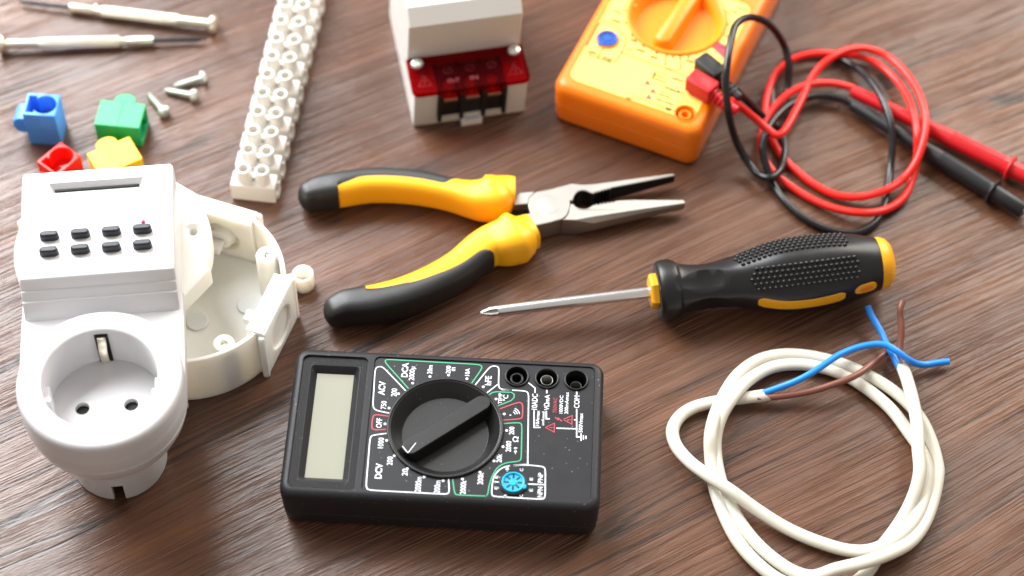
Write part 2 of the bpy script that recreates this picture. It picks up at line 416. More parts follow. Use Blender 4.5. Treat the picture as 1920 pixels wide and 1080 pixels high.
def black_meter():
    T = thing('multimeter', 'black multimeter with grey blank display and white printed scale', 'multimeter', C1, A1)
    mi = inv(T)
    def L(px, z=PZ): q = mi @ at(*px, z); return (q.x, q.y)
    body = MB(); body.levels(rrect(126, 69.6, 5.5, 8), [(0, 3.0), (1.0, 1.6), (2.4, .9), (9, .35), (9.3, .6), (9.6, .35), (19, 0), (21.6, .1), (22.9, .5), (23.8, 1.3), (24.2, 2.6)])
    # recesses: display surround, face plate, window, dial well, jacks
    u0 = L(z3(503, 450))[0]; u1 = L(z3(527, 450))[0]
    disp = MB(); a = L(z3(128, 450))[0]; disp.levels(rrect(u0-a-.6, 62.4, 2.6, 6, (u0+a)/2-.4, -.2), [(23.3, 0), (26, 0)])
    pan = MB(); pan.levels(rrect(59.3-u1, 63.6, 2.4, 6, (59.3+u1)/2, 0), [(23.35, 0), (26, 0)])
    wc = L(z3(312, 455), 22); wx0 = L(z3(176, 455), 23)[0]; wx1 = L(z3(450, 455), 23)[0]; wy1 = L(z3(330, 135), 23)[1]; wy0 = L(z3(290, 765), 23)[1]
    wc = ((wx0+wx1)/2, (wy0+wy1)/2); ww = wx1-wx0; wh = wy1-wy0
    win = MB(); win.levels(rrect(ww, wh, 1.6, 6, *wc), [(20.6, 2.5), (20.9, 2.4), (23.31, .0), (23.8, -.2)])
    dc = L(z3(948, 474)); dr = 22.9
    dial = MB(); dial.levels(circ(dr-.1, 64, *dc), [(15, 0), (26, 0)])
    jacks = [L(z5(258, 135)), L(z5(467, 150)), L(z5(672, 162))]
    jc = []
    for j in jacks:
        c = MB(); c.levels(circ(4.2, 36, *j), [(8, 0), (26, 0)]); jc.append(c)
    b = part('body', body, 'meter_black', T, cuts=[disp, pan, win, dial]+jc)
    # ribbed display surround: fine ridges across the recess
    rb = MB(); x = a+.9
    while x < u0-1.0:
        for y0, y1 in (((-30.6, 30.4),) if not (wx0-.3 < x < wx1+.3) else ((-30.6, wy0-.35), (wy1+.35, 30.4))):
            rb.loft([[Vector((x-.17, y, 23.28)), Vector((x+.17, y, 23.28)), Vector((x, y, 23.46))] for y in (y0, y1)])
        x += .52
    o_ = part('surround_ribs', rb, 'meter_black', T, smooth=0); o_['kind'] = 'stuff'
    g = MB(); g.levels(rrect(ww-4.6, wh-4.6, .4, 3, *wc), [(19.0, 0), (20.75, 0)]); part('display', g, 'lcd', T)
    pl = MB(); pl.levels(rrect(59.1-u1, 63.3, 2.3, 6, (59.3+u1)/2, 0), [(23.3, 0), (PZ-.06, 0)])
    dcut = MB(); dcut.levels(circ(dr-.1, 64, *dc), [(20, 0), (26, 0)]); jc2 = []
    for j in jacks:
        c = MB(); c.levels(circ(4.2, 36, *j), [(20, 0), (26, 0)]); jc2.append(c)
    part('face_plate', pl, 'meter_panel', T, cuts=[dcut]+jc2)
    # dial
    d = MB(); d.lathe([(0, 16.5), (dr+.15, 16.5), (dr+.15, 23.5), (dr+.55, 24.2), (dr+.25, 24.75), (dr-.35, 24.75), (dr-.6, 24.25), (dr-.95, 24.2), (17.3, 18.7), (0, 18.5)], (*dc, 0), n=72)
    dl = part('dial', d, 'dial_black', T)
    e0 = L(z3(748, 582), 24.6); e1 = L(z3(1158, 330), 24.6)
    v = Vector(e1)-Vector(e0); ln = v.length; an = math.atan2(v.y, v.x); mid = (Vector(e0)+Vector(e1))/2
    k = MB(); k.levels(rrect(ln+5.6, 7.6, 3.6, 8), [(18.2, -1.0), (19.0, -.6), (24.45, .35), (24.75, .6)])
    k.xf(Matrix.Translation((mid.x, mid.y, 0)) @ Matrix.Rotation(an, 4, 'Z')); part('dial_bar', k, 'dial_black', dl, smooth=22)
    k = MB(); fr = Matrix.Translation((e0[0], e0[1], 24.85)) @ Matrix.Rotation(an, 4, 'Z')
    k.add([fr @ Vector(q) for q in ((-1.6, 1.9, -.08), (-1.6, -1.9, -.08), (3.6, 0, -.08), (-1.6, 1.9, 0), (-1.6, -1.9, 0), (3.6, 0, 0))], [(2, 1, 0), (3, 4, 5), (0, 1, 4, 3), (1, 2, 5, 4), (2, 0, 3, 5)]); part('pointer', k, 'deep_black', dl, smooth=0)
    k = MB()
    for p, q in (((-1.7, -1.9), (-1.7, 1.9)), ((-1.6, -1.9), (3.5, 0))):
        a_ = fr @ Vector((*p, 0)); b_ = fr @ Vector((*q, 0)); stroke(k, [(a_.x, a_.y), (b_.x, b_.y)], .35, 24.90, 0)
    part('pointer_mark', k, 'ink_white', dl, smooth=0)
    # jacks
    for i, j in enumerate(jacks):
        k = MB(); k.lathe([(4.15, 12), (4.15, 23.9), (4.35, 24.45), (4.75, 24.5), (5.0, 24.1), (5.0, 23.2), (4.3, 12)], (*j, 0), n=40, close=True)
        J = part('jack', k, 'dial_black', T)
        top = (22.2, 22.6, 19.5)[i]; ro, ri = ((2.9, 1.9), (2.6, 2.2), (2.4, 2.1))[i]
        k = MB(); k.lathe([(ri, 9), (ri, top), (ri+.15, top+.25), (ro-.15, top+.25), (ro, top), (ro, 9)], (*j, 0), n=32, close=True)
        part('sleeve', k, ('dial_black', 'steel', 'steel')[i], J)
        k = MB(); k.lathe([(0, 9.2), (4.2, 9.2), (4.2, 8.4), (0, 8.4)], (*j, 0), n=24); part('jack_floor', k, 'deep_black', J)
    sc = L(z5(232, 880)); tp = L(z5(308, 912)); plug_socket(T, sc, PZ, 'meter_black', 'cyan', 'deep_black', math.atan2(tp[1]-sc[1], tp[0]-sc[0]))
    # print
    W, G, R_ = MB(), MB(), MB(); z = PZ+.05
    def tx(mb, s, zf, x0, x1, y0, y1, bold=.012):          # lettering runs along +v; box given in photo pixels
        c = L(zf((x0+x1)/2, (y0+y1)/2)); w_ = abs(L(zf((x0+x1)/2, y0))[1]-L(zf((x0+x1)/2, y1))[1]); h_ = abs(L(zf(x0, (y0+y1)/2))[0]-L(zf(x1, (y0+y1)/2))[0])
        text(mb, s, c, (0, 1), (-1, 0), w_, h_, z, bold)
    for s, *q in (('DCA', 272, 318, 113, 213), ('2000µ', 325, 372, 140, 236), ('20m', 452, 488, 130, 190), ('200', 582, 615, 133, 188), ('m', 622, 648, 145, 170), ('10A', 715, 748, 152, 205),
                  ('ACV', 110, 158, 242, 338), ('200', 200, 240, 292, 348), ('750', 128, 166, 380, 436), ('OFF', 95, 135, 500, 567), ('1000', 107, 147, 636, 710), ('200', 170, 210, 768, 828),
                  ('DCV', 88, 137, 815, 922), ('20', 275, 315, 852, 902), ('2000m', 367, 410, 910, 1015), ('200m', 500, 542, 935, 1025), ('2000k', 682, 722, 935, 1030), ('200k', 803, 843, 880, 963)):
        tx(W, s, z4, *q, bold=.03 if s in ('DCA', 'ACV', 'DCV') else .012)
    for s, *q in (('hFE', 35, 80, 130, 195), ('TEMP', 128, 155, 250, 325), ('°C', 160, 197, 262, 305), ('200', 203, 240, 485, 540), ('Ω', 228, 268, 553, 592), ('2000', 180, 218, 585, 660), ('20k', 115, 153, 675, 735),
                  ('10ADC', 362, 402, 255, 365), ('VΩmA', 447, 485, 262, 370), ('10Amax', 390, 415, 372, 478), ('unfused', 430, 450, 380, 475), ('1000VDC', 555, 580, 266, 392), ('200mAmax', 592, 618, 243, 395),
                  ('COM', 657, 695, 268, 355), ('500Vmax', 690, 718, 390, 525), ('PNP', 405, 440, 808, 877), ('NPN', 402, 438, 905, 978),
                  ('E', 104, 126, 826, 846), ('E', 101, 123, 903, 922), ('E', 347, 369, 841, 860), ('E', 346, 368, 918, 937), ('B', 179, 201, 768, 787), ('C', 279, 302, 776, 796), ('B', 165, 187, 958, 977), ('C', 277, 299, 958, 977)):
        tx(W, s, z5, *q)
    tx(R_, '750VAC', z5, 511, 537, 282, 388, .0)
    for p in ((349, 255), (470, 209), (600, 199), (728, 224), (842, 281), (697, 925), (562, 937), (429, 911), (313, 851), (221, 762), (168, 655), (156, 540), (184, 429), (251, 329), (820, 877)): dot(W, L(z4(*p)), .58, z)
    for p in ((112, 291), (169, 396), (186, 511), (161, 624), (98, 724)): dot(W, L(z5(*p)), .58, z)
    for p in ((135, 838), (130, 912), (190, 795), (278, 802), (345, 925)): dot(W, L(z5(*p)), .22, z)
    def ln_(mb, zf, pts, w_=.48, r=3): stroke(mb, [L(zf(*p)) for p in pts], w_, z, r)
    ln_(W, z4, ((300, 308), (150, 150), (125, 138), (98, 143), (86, 165), (72, 400), (76, 430), (100, 448), (190, 465)))
    ln_(G, z4, ((320, 293), (158, 112), (158, 94), (180, 90), (810, 125), (832, 135), (832, 155), (760, 258)))
    ln_(W, z4, ((783, 272), (880, 150), (905, 135), (940, 137), (952, 152), (948, 275), (962, 298), (1043, 304)))
    ln_(W, z4, ((946, 262), (865, 325)))
    ln_(W, z5, ((150, 226), (322, 235), (340, 255), (333, 720), (334, 752)))
    ln_(W, z5, ((205, 756), (330, 752), (440, 762), (457, 780), (455, 975), (440, 992), (95, 972), (80, 957), (86, 870), (105, 815), (150, 772), (210, 755), (330, 748)))
    ln_(W, z5, ((92, 868), (132, 872))); ln_(W, z5, ((330, 885), (455, 890)))
    ln_(G, z5, ((60, 265), (95, 240), (240, 246), (236, 295), (118, 342)), r=1)
    ln_(R_, z5, ((133, 362), (250, 320), (282, 314), (299, 330), (297, 415), (286, 430), (155, 440)))
    ln_(G, z5, ((160, 463), (270, 456), (293, 465), (288, 710), (275, 727), (180, 735), (120, 768), (82, 835), (62, 900), (55, 958), (40, 970)))
    ln_(G, z4, ((866, 1044), (655, 1036), (642, 1024), (628, 925)))
    ln_(W, z4, ((175, 605), (75, 617), (52, 632), (24, 965), (30, 995), (60, 1003), (585, 1031), (606, 1018), (600, 925)))
    ln_(R_, z4, ((182, 487), (92, 473), (70, 487), (62, 565), (75, 582), (172, 578)))
    ln_(W, z5, ((338, 178), (385, 215), (384, 248)), r=0); ln_(W, z5, ((467, 228), (466, 252)), .55); ln_(W, z5, ((676, 240), (675, 262)), .6)
    ln_(W, z5, ((378, 370), (378, 490), (423, 490)), .5, 0); ln_(W, z5, ((463, 375), (463, 430), (487, 430)), .55, 0)
    ln_(W, z5, ((675, 362), (675, 557), (705, 557)), .5, 0); ln_(W, z5, ((533, 495), (675, 500)), .5, 0); ln_(W, z5, ((657, 437), (675, 437)), .45, 0)
    for x, y0, y1 in ((706, 532, 584), (722, 545, 575), (740, 548, 571)): ln_(W, z5, ((x, y0), (x, y1)), .45, 0)
    # continuity arcs and diode
    c = L(z5(212, 404)); dot(W, c, .32, z)
    for r in (1.3, 2.2, 3.1): stroke(W, [(c[0]+.6+r*math.cos(t), c[1]+.3+r*math.sin(t)) for t in [.15+.22*i for i in range(6)]], .34, z, 0)
    ln_(W, z5, ((247, 627), (247, 676)), .3, 0); ln_(W, z5, ((236, 634), (260, 634)), .4, 0)
    W.add([(*L(z5(*p)), z) for p in ((236, 663), (259, 663), (247, 637))], [(0, 1, 2)])
    for t in (((456, 490), (520, 461), (518, 523)), ((581, 435), (644, 407), (642, 468))):
        ln_(R_, z5, (*t, t[0]), .34, 0); m0 = Vector(t[0]); m1 = (Vector(t[1])+Vector(t[2]))/2
        p = m0.lerp(m1, .45); q = m0.lerp(m1, .75); ln_(R_, z5, ((p.x, p.y), (q.x, q.y)), .36, 0); q = m0.lerp(m1, .87); dot(R_, L(z5(q.x, q.y)), .22, z)
    ln_(R_, z5, ((524, 420), (546, 436), (545, 424), (572, 447)), .5, 0)
    part('white_print', W, 'ink_white', T, smooth=0); part('green_print', G, 'ink_green', T, smooth=0); part('red_print', R_, 'ink_red', T, smooth=0)
black_meter()

# ------------------------------------------------------------------ orange multimeter (its jack end towards the camera)
def orange_meter():
    a2 = -0.4018; c2 = Vector((16.82, 631.98)); wd = Vector((math.cos(a2), math.sin(a2))); ld = Vector((-wd.y, wd.x))
    ctr = c2+wd*34.6+ld*62
    T = thing('multimeter', 'orange multimeter with yellow label and big orange dial', 'multimeter', (ctr.x, ctr.y, 0), a2-math.pi/2)
    mi = inv(T)
    def L(px, z=24.2): q = mi @ at(*px, z); return (q.x, q.y)
    A = lambda x, y: (1100+x/5.647, y/5.647); B = lambda x, y: (1020+x/4.153, 60+y/4.153)
    body = MB(); body.levels(rrect(127, 71, 6, 10), [(0, 2.6), (1.2, 1.1), (3, .5), (12, .2), (12.3, .55), (12.6, .3), (19, 0), (21.4, .25), (22.8, .9), (23.8, 2.0), (24.2, 3.6)])
    dc = L(B(1050, -70)); dc = L((1268.5, 33)); dr = 22.6
    dcut = MB(); dcut.levels(circ(dr, 64, *dc), [(14, 0), (26, 0)])
    jw = L(B(1100, 637)); jv = (jw[0]-12.2, jw[1]); ja = (jw[0]-24.4, jw[1]); jc = []
    jv = L((1318, 168)); ja = L((1336, 128))
    for j in (jw, jv, ja):
        c = MB(); c.levels(circ(4.3, 36, *j), [(10, 0), (26, 0)]); jc.append(c)
    part('body', body, 'orange', T, cuts=[dcut]+jc)
    lab = MB(); lab.levels(rrect(76, 60.5, 5, 8, 63-6.2-38, -0.2), [(24.0, 0), (24.27, 0)])
    d2 = MB(); d2.levels(circ(dr+.4, 64, *dc), [(20, 0), (26, 0)]); j2 = []
    for j in (jw, jv, ja):
        c = MB(); c.levels(circ(5.2, 36, *j), [(20, 0), (26, 0)]); j2.append(c)
    part('label_sheet', lab, 'label_yellow', T, cuts=[d2]+j2)
    dsp = MB(); dsp.levels(rrect(22, 50, 1, 4, -47, 0), [(24.0, 0), (24.35, 0), (24.5, .3)]); part('display', dsp, 'lcd', T)
    d = MB(); d.lathe([(0, 15), (dr-.1, 15), (dr-.1, 23.8), (dr+.9, 24.6), (dr+.4, 25.3), (dr-.6, 25.3), (dr-1.6, 24.6), (17.5, 18.3), (0, 18.1)], (*dc, 0), n=72)
    dl = part('dial', d, 'orange_dial', T)
    e0 = Vector(L(A(805, 395), 24.8)); dv = (Vector(dc)-e0).normalized(); e1 = e0+dv*36; mid = (e0+e1)/2
    k = MB(); k.levels(rrect(42, 8.2, 3.9, 8), [(17.8, -1.2), (19.5, -.6), (23.6, .1), (24.5, .5), (25, 1.3)])
    k.xf(Matrix.Translation((mid.x, mid.y, 0)) @ Matrix.Rotation(math.atan2(dv.y, dv.x), 4, 'Z')); part('dial_bar', k, 'orange_dial', dl)
    for j in (jw, jv, ja):
        k = MB(); k.lathe([(4.2, 12), (4.2, 24.0), (4.5, 24.6), (4.9, 24.6), (5.15, 24.2), (5.15, 23.6), (4.25, 12)], (*j, 0), n=40, close=True); J = part('jack', k, 'orange_dial', T)
        k = MB(); k.lathe([(1.5, 10), (1.5, 23.0), (1.9, 23.9), (2.7, 23.9), (3.1, 23.2), (3.1, 10)], (*j, 0), n=32, close=True); part('sleeve', k, 'orange_dial', J)
        k = MB(); k.lathe([(0, 12), (4.3, 12), (4.3, 10.4), (0, 10.4)], (*j, 0), n=24); part('jack_floor', k, 'orange', J)
    sc = L(A(220, 420)); tp = L(A(150, 470)); plug_socket(T, sc, 24.2, 'orange_dial', 'blue_sock', 'deep_black', math.atan2(tp[1]-sc[1], tp[0]-sc[0]))
    W, G, R_ = MB(), MB(), MB(); z = 24.33
    def tx(mb, s, zf, x, y, w_, h_, b=.045): text(mb, s, L(zf(x, y)), (0, 1), (-1, 0), w_, h_, z, b)
    for s, x, y, w_ in (('200µ', 320, 130, 5), ('200k', 315, 225, 5), ('20k', 500, 430, 4), ('Ω', 460, 525, 2.6), ('2000', 570, 535, 5), ('200', 712, 610, 4), ('hFE', 1085, 650, 3.4), ('NPN', 60, 560, 5), ('PNP', 220, 625, 5)): tx(W, s, A, x, y, w_, 2.0)
    for s, x, y, w_, h_ in (('VΩmA', 995, 448, 8, 2.2), ('COM', 938, 592, 6, 2.4), ('10ADC', 1040, 372, 6.4, 1.9), ('10Amax', 905, 347, 7, 1.4), ('unfused', 892, 372, 7, 1.4), ('1000VDC', 940, 500, 6.4, 1.3), ('200mAmax', 945, 545, 9, 1.5)): tx(W, s, B, x, y, w_, h_)
    tx(R_, '750VAC', B, 945, 475, 5.6, 1.3)
    for x, y in ((400, 110), (405, 245), (475, 378), (595, 488), (740, 565), (912, 608), (1080, 608), (1480, 128), (1500, 260), (1475, 385)): dot(W, L(A(x, y)), .75, z)
    def ln_(mb, zf, pts, w_=.72, r=3): stroke(mb, [L(zf(*p)) for p in pts], w_, z, r)
    ln_(W, A, ((0, 490), (120, 270), (160, 238), (230, 240), (330, 300), (395, 370), (415, 430), (400, 500), (360, 565), (310, 660), (270, 672), (0, 575)))
    ln_(W, A, ((175, 510), (122, 612))); ln_(W, A, ((370, 560), (1075, 822)))
    ln_(W, A, ((850, 570), (825, 690), (840, 712), (970, 752), (995, 745), (985, 590)))
    ln_(W, B, ((850, 355), (862, 300), (960, 335)), .65); ln_(W, B, ((870, 420), (880, 402), (930, 420)), .3)
    ln_(W, B, ((1040, 462), (1090, 480)), .65); ln_(W, B, ((985, 605), (1022, 620)), .65); ln_(W, B, ((675, 490), (885, 570)), .65); ln_(W, B, ((795, 425), (748, 515)), .3)
    for dx, l in ((0, 32), (-4, 22), (-8, 12)): ln_(W, B, ((665-l+dx, 510-dx*2.2-l*.2), (665+l+dx, 510-dx*2.2+l*.2)), .4, 0)
    ln_(G, A, ((530, 60), (250, 15), (185, 180), (200, 225), (330, 255), (420, 350), (440, 420), (395, 545), (740, 680), (790, 675), (800, 590)), .5)
    ln_(R_, A, ((1010, 590), (1030, 760), (1080, 790), (1130, 660), (1160, 570)), .4)
    R_.add([(*L(A(*p)), z) for p in ((1325, 505), (1395, 440), (1530, 510), (1500, 610), (1450, 620))], [(0, 1, 2, 3, 4)])
    text(W, 'OFF', L(A(1430, 500)), (0, 1), (-1, 0), 4.2, 1.8, z+.05)
    for x, y in ((805, 395), (848, 460), (815, 507)):
        R_.add([(*L(B(x+a, y+b)), z) for a, b in ((-30, 14), (28, 22), (4, -26))], [(0, 1, 2)])
    tx(W, 'ACV', A, 1650, 95, 5, 2.2); tx(W, '750', A, 1560, 130, 4, 1.8)
    part('dark_print', W, 'ink_dark', T, smooth=0); part('green_print', G, 'ink_pale_green', T, smooth=0); part('red_print', R_, 'ink_red', T, smooth=0)
    return T, jv, ja
OM, JV, JA = orange_meter()

# ------------------------------------------------------------------ long nose pliers
def sweep(stations, k=6):
    """stations: (px, py, w, t, zc) -> dense centre points, side vectors, half sizes"""
    P = [(*at(x, y, zc)[:2], zc) for x, y, w_, t, zc in stations]
    Q = spline([(*p,) for p in P], k)
    WT = spline([(w_, t, 0) for _, _, w_, t, _ in stations], k)
    fr = []
    for i, p in enumerate(Q):
        t = (Q[min(i+1, len(Q)-1)]-Q[max(i-1, 0)]); t.z = 0; t.normalize()
        fr.append((p, Vector((t.y, -t.x, 0)), WT[i].x/2, WT[i].y/2))
    return fr
def sect(fr, phi, off=0., ex=3.1):
    p, s, a, b = fr; c, d = math.cos(phi), math.sin(phi); e = 2/ex
    x = math.copysign(abs(c)**e, c); y = math.copysign(abs(d)**e, d)
    return p + s*(x*(a+off)) + Vector((0, 0, 1))*(y*(b+off))
def sweep_mesh(frs, off=0., n=36, round0=0, round1=0, ex=3.1):
    loops = []
    m = len(frs)
    for i, f in enumerate(frs):
        loops.append([sect(f, 2*math.pi*j/n, off, ex) for j in range(n)])
    def capped(f, dr, r, steps=6):
        out = []
        for q in range(1, steps+1):
            th = math.pi/2*q/steps; c = math.cos(th); p, s, a, b = f
            g = (p+dr*(r*math.sin(th)), s, max(a*c, .05), max(b*c, .05)); out.append([sect(g, 2*math.pi*j/n, off*c, ex) for j in range(n)])
        return out
    if round0:
        d = (frs[0][0]-frs[1][0]).normalized(); loops = capped(frs[0], d, round0)[::-1] + loops
    if round1:
        d = (frs[-1][0]-frs[-2][0]).normalized(); loops = loops + capped(frs[-1], d, round1)
    return MB().loft(loops)
def patch(frs, p0, p1, off=.3, n=18, ex=3.1, sink=-.4, open0=True):
    """raised inlay on a sweep between angles p0(i), p1(i) (functions of 0..1)"""
    loops = []; m = len(frs)
    for i, f in enumerate(frs):
        u = i/(m-1); a, b = p0(u), p1(u); row = []
        for j in range(n+1):
            t = j/n; ph = a+(b-a)*t
            e = min(1, min(t, 1-t)*n/1.5, 1 if open0 else u*m/1.5, (1-u)*m/1.5)
            row.append(sect(f, ph, sink+(off-sink)*math.sin(e*math.pi/2), ex))
        loops.append(row)
    return MB().loft(loops, False, False, closed=False)
R = math.radians
def pliers():
    c = at(1020, 385, 0)
    T = thing('pliers', 'open long nose pliers with yellow and black handles', 'pliers', (c.x, c.y, 0), 0)
    PA = lambda x, y: (850+x/4.153, 300+y/4.153)
    Q = lambda l, z=11: [tuple(at(*PA(x, y), z)[:2]) for x, y in l]
    teeth_a = [(1228, 217), (1213, 228), (1200, 217), (1190, 236), (1175, 224), (1166, 243), (1150, 232), (1140, 250), (1125, 240), (1116, 256), (1102, 248), (1094, 263), (1070, 256)]
    A = [(535, 440), (602, 408), (586, 372), (582, 330), (597, 285), (640, 248), (760, 225), (920, 181), (1000, 168), (1100, 163), (1400, 130), (1700, 99), (1722, 106), (1727, 119), (1480, 168), (1240, 213)] + teeth_a + \
        [(1030, 238), (1000, 235), (968, 246), (945, 270), (932, 300), (930, 314), (908, 316), (908, 340), (902, 385), (885, 425), (860, 450), (838, 461), (740, 488), (622, 514)]
    kt = lambda x: min(1, max(0, (x-1050)/700))
    def jaw(mb, poly, bevelled, top=11.):
        # the jaws get thinner towards their tips; the outer edges are ground off
        pt = [tuple(at(*PA(x, y), top-3.0*kt(x))[:2]) for x, y in poly]
        i1, i2 = inset(pt, .25), inset(pt, 1.0); loops = [[], [], [], []]
        for j, (x, y) in enumerate(poly):
            zt = top-3.0*kt(x); z0 = .6+2.6*kt(x); bv = j in bevelled; k = .3+.7*(1-kt(x))
            q = pt[j]; r = i1[j]; e = (q[0]+(i2[j][0]-q[0])*1.9*k, q[1]+(i2[j][1]-q[1])*1.9*k)
            loops[0].append(Vector((*(e if bv else r), z0))); loops[1].append(Vector((*q, z0+(2.2*k if bv else .25)))); loops[2].append(Vector((*q, zt-(2.6*k if bv else .25)))); loops[3].append(Vector((*(e if bv else r), zt)))
        return mb.loft(loops)
    a = jaw(MB(), A, range(8, 12)); part('jaw', a, 'steel', T, T, smooth=25)
    teeth_b = [(1090, 346), (1100, 353), (1115, 337), (1128, 350), (1145, 332), (1158, 345), (1172, 328), (1188, 340), (1202, 324), (1216, 334), (1232, 320), (1246, 330), (1262, 316)]
    Bj = [(846, 464), (866, 453), (890, 428), (907, 388), (913, 342), (935, 342), (950, 360), (975, 374), (1010, 380), (1045, 376), (1070, 362)] + teeth_b + \
         [(1300, 312)] + [(1440+i*24+(12 if k else 0), 310.5 if k else 307) for i in range(13) for k in (0, 1)] + [(1786, 308), (1804, 322), (1802, 337), (1640, 368), (1440, 402), (1200, 446), (1090, 466), (960, 468)]
    b = jaw(MB(), Bj, range(len(Bj)-5, len(Bj)-1), 10.8)
    Bt = [(495, 275), (520, 252), (636, 243), (594, 283), (578, 330), (580, 338), (470, 345)]
    b.prism(Q(Bt), .6, 10.8, .2); part('jaw', b, 'steel', T, T, smooth=25)
    # dark tongue of the lower jaw seen inside the joint, and black inner jaw faces
    k = MB(); k.prism(Q([(372, 372), (560, 345), (584, 342), (586, 376), (600, 405), (540, 436), (420, 428)], 6), .8, 6.5, .2); part('inner_tang', k, 'steel_dark', T, T, smooth=25)
    edge = [(1722, 120), (1480, 168.5), (1240, 213.5)] + teeth_a + [(1030, 238.6), (1000, 235.6), (968, 246.6), (945.6, 270.4), (932.6, 300), (931, 314)]
    e = [tuple(at(*PA(x, y), 11-3.0*kt(x))[:2]) for x, y in edge]; k = MB(); vs = []
    for i, p in enumerate(e):
        d = Vector(e[min(i+1, len(e)-1)])-Vector(e[max(i-1, 0)]); nn = Vector((d.y, -d.x)).normalized()*-.10
        q_ = kt(edge[i][0]); vs += [(p[0]+nn.x, p[1]+nn.y, .9+2.6*q_), (p[0]+nn.x, p[1]+nn.y, 10.6-3.0*q_)]
    k.add(vs, [(2*i, 2*i+2, 2*i+3, 2*i+1) for i in range(len(e)-1)]); part('inner_jaw_face', k, 'steel_dark', T, T, smooth=0)
    pc = at(*PA(742, 349), 11); k = MB(); k.lathe([(4.9, -.3), (4.9, .05), (4.75, .07), (0, .07)], pc, n=48); part('pivot', k, 'steel', T, T, smooth=12)
    # handles
    up = [(578, 369, 9.5, 13, 8), (600, 362, 12, 14, 8.3), (640, 356, 13, 15, 8.6), (690, 349, 12.5, 15, 8.6), (740, 349, 12.5, 15, 8.6), (790, 354, 12.3, 15, 8.6), (832, 362.5, 11.6, 15, 8.6), (857, 368, 12, 15.5, 8.7),
          (881, 373, 14, 16, 9), (906, 375, 17, 17.5, 9.4), (924, 371.5, 20, 18, 9.7), (937, 366.5, 18, 17, 9.4), (951, 363, 14.6, 14.2, 8.6), (966, 363.5, 13.4, 13.4, 8.3)]
    F = sweep(up)
    i0 = 2*6-1; H = part('handle', sweep_mesh(F[i0:]), 'grip_yellow', T, T, smooth=50)
    part('grip_tip', sweep_mesh(F[:i0+1], .34, round0=4.5), 'grip_black', H, T, smooth=50)
    j1 = 7*6+3
    part('grip_sleeve', patch(F[i0-1:j1], lambda u: R(-278)+R(110)*max(0, (u-.75)/.25)**1.7-R(22)*max(0, 1-u/.22)**2, lambda u: R(-100), .35), 'grip_black', H, T, smooth=60)
    lo = [(629, 585, 11, 13, 8), (650, 577, 12.5, 14.5, 8.5), (690, 572, 14, 15, 8.7), (754, 557, 14.5, 15.5, 8.8), (807, 535.5, 14.5, 15.5, 8.8), (859, 506, 14.8, 15.5, 8.8), (902, 471, 15.5, 16, 9), (922, 460, 16.5, 16.5, 9.3),
          (948, 453, 20, 18.5, 9.9), (966, 446, 22, 19.2, 10.1), (977, 442, 19, 17.5, 9.6), (988, 437.5, 15, 14.8, 8.7), (999, 433.5, 14.2, 14.0, 8.4)]
    F = sweep(lo); i0 = 2*6; H = part('handle', sweep_mesh(F[i0:]), 'grip_yellow', T, T, smooth=50)
    part('grip_tip', sweep_mesh(F[:i0+1], .34, round0=5), 'grip_black', H, T, smooth=50)
    j1 = 6*6+3
    part('grip_sleeve', patch(F[i0-1:j1], lambda u: R(-80)+R(60)*max(0, (u-.82)/.18)**2.2, lambda u: R(112-38*u)+R(14)*max(0, 1-u/.15)**2-R(62)*max(0, (u-.82)/.18)**2.2, .35), 'grip_black', H, T, smooth=60)
pliers()

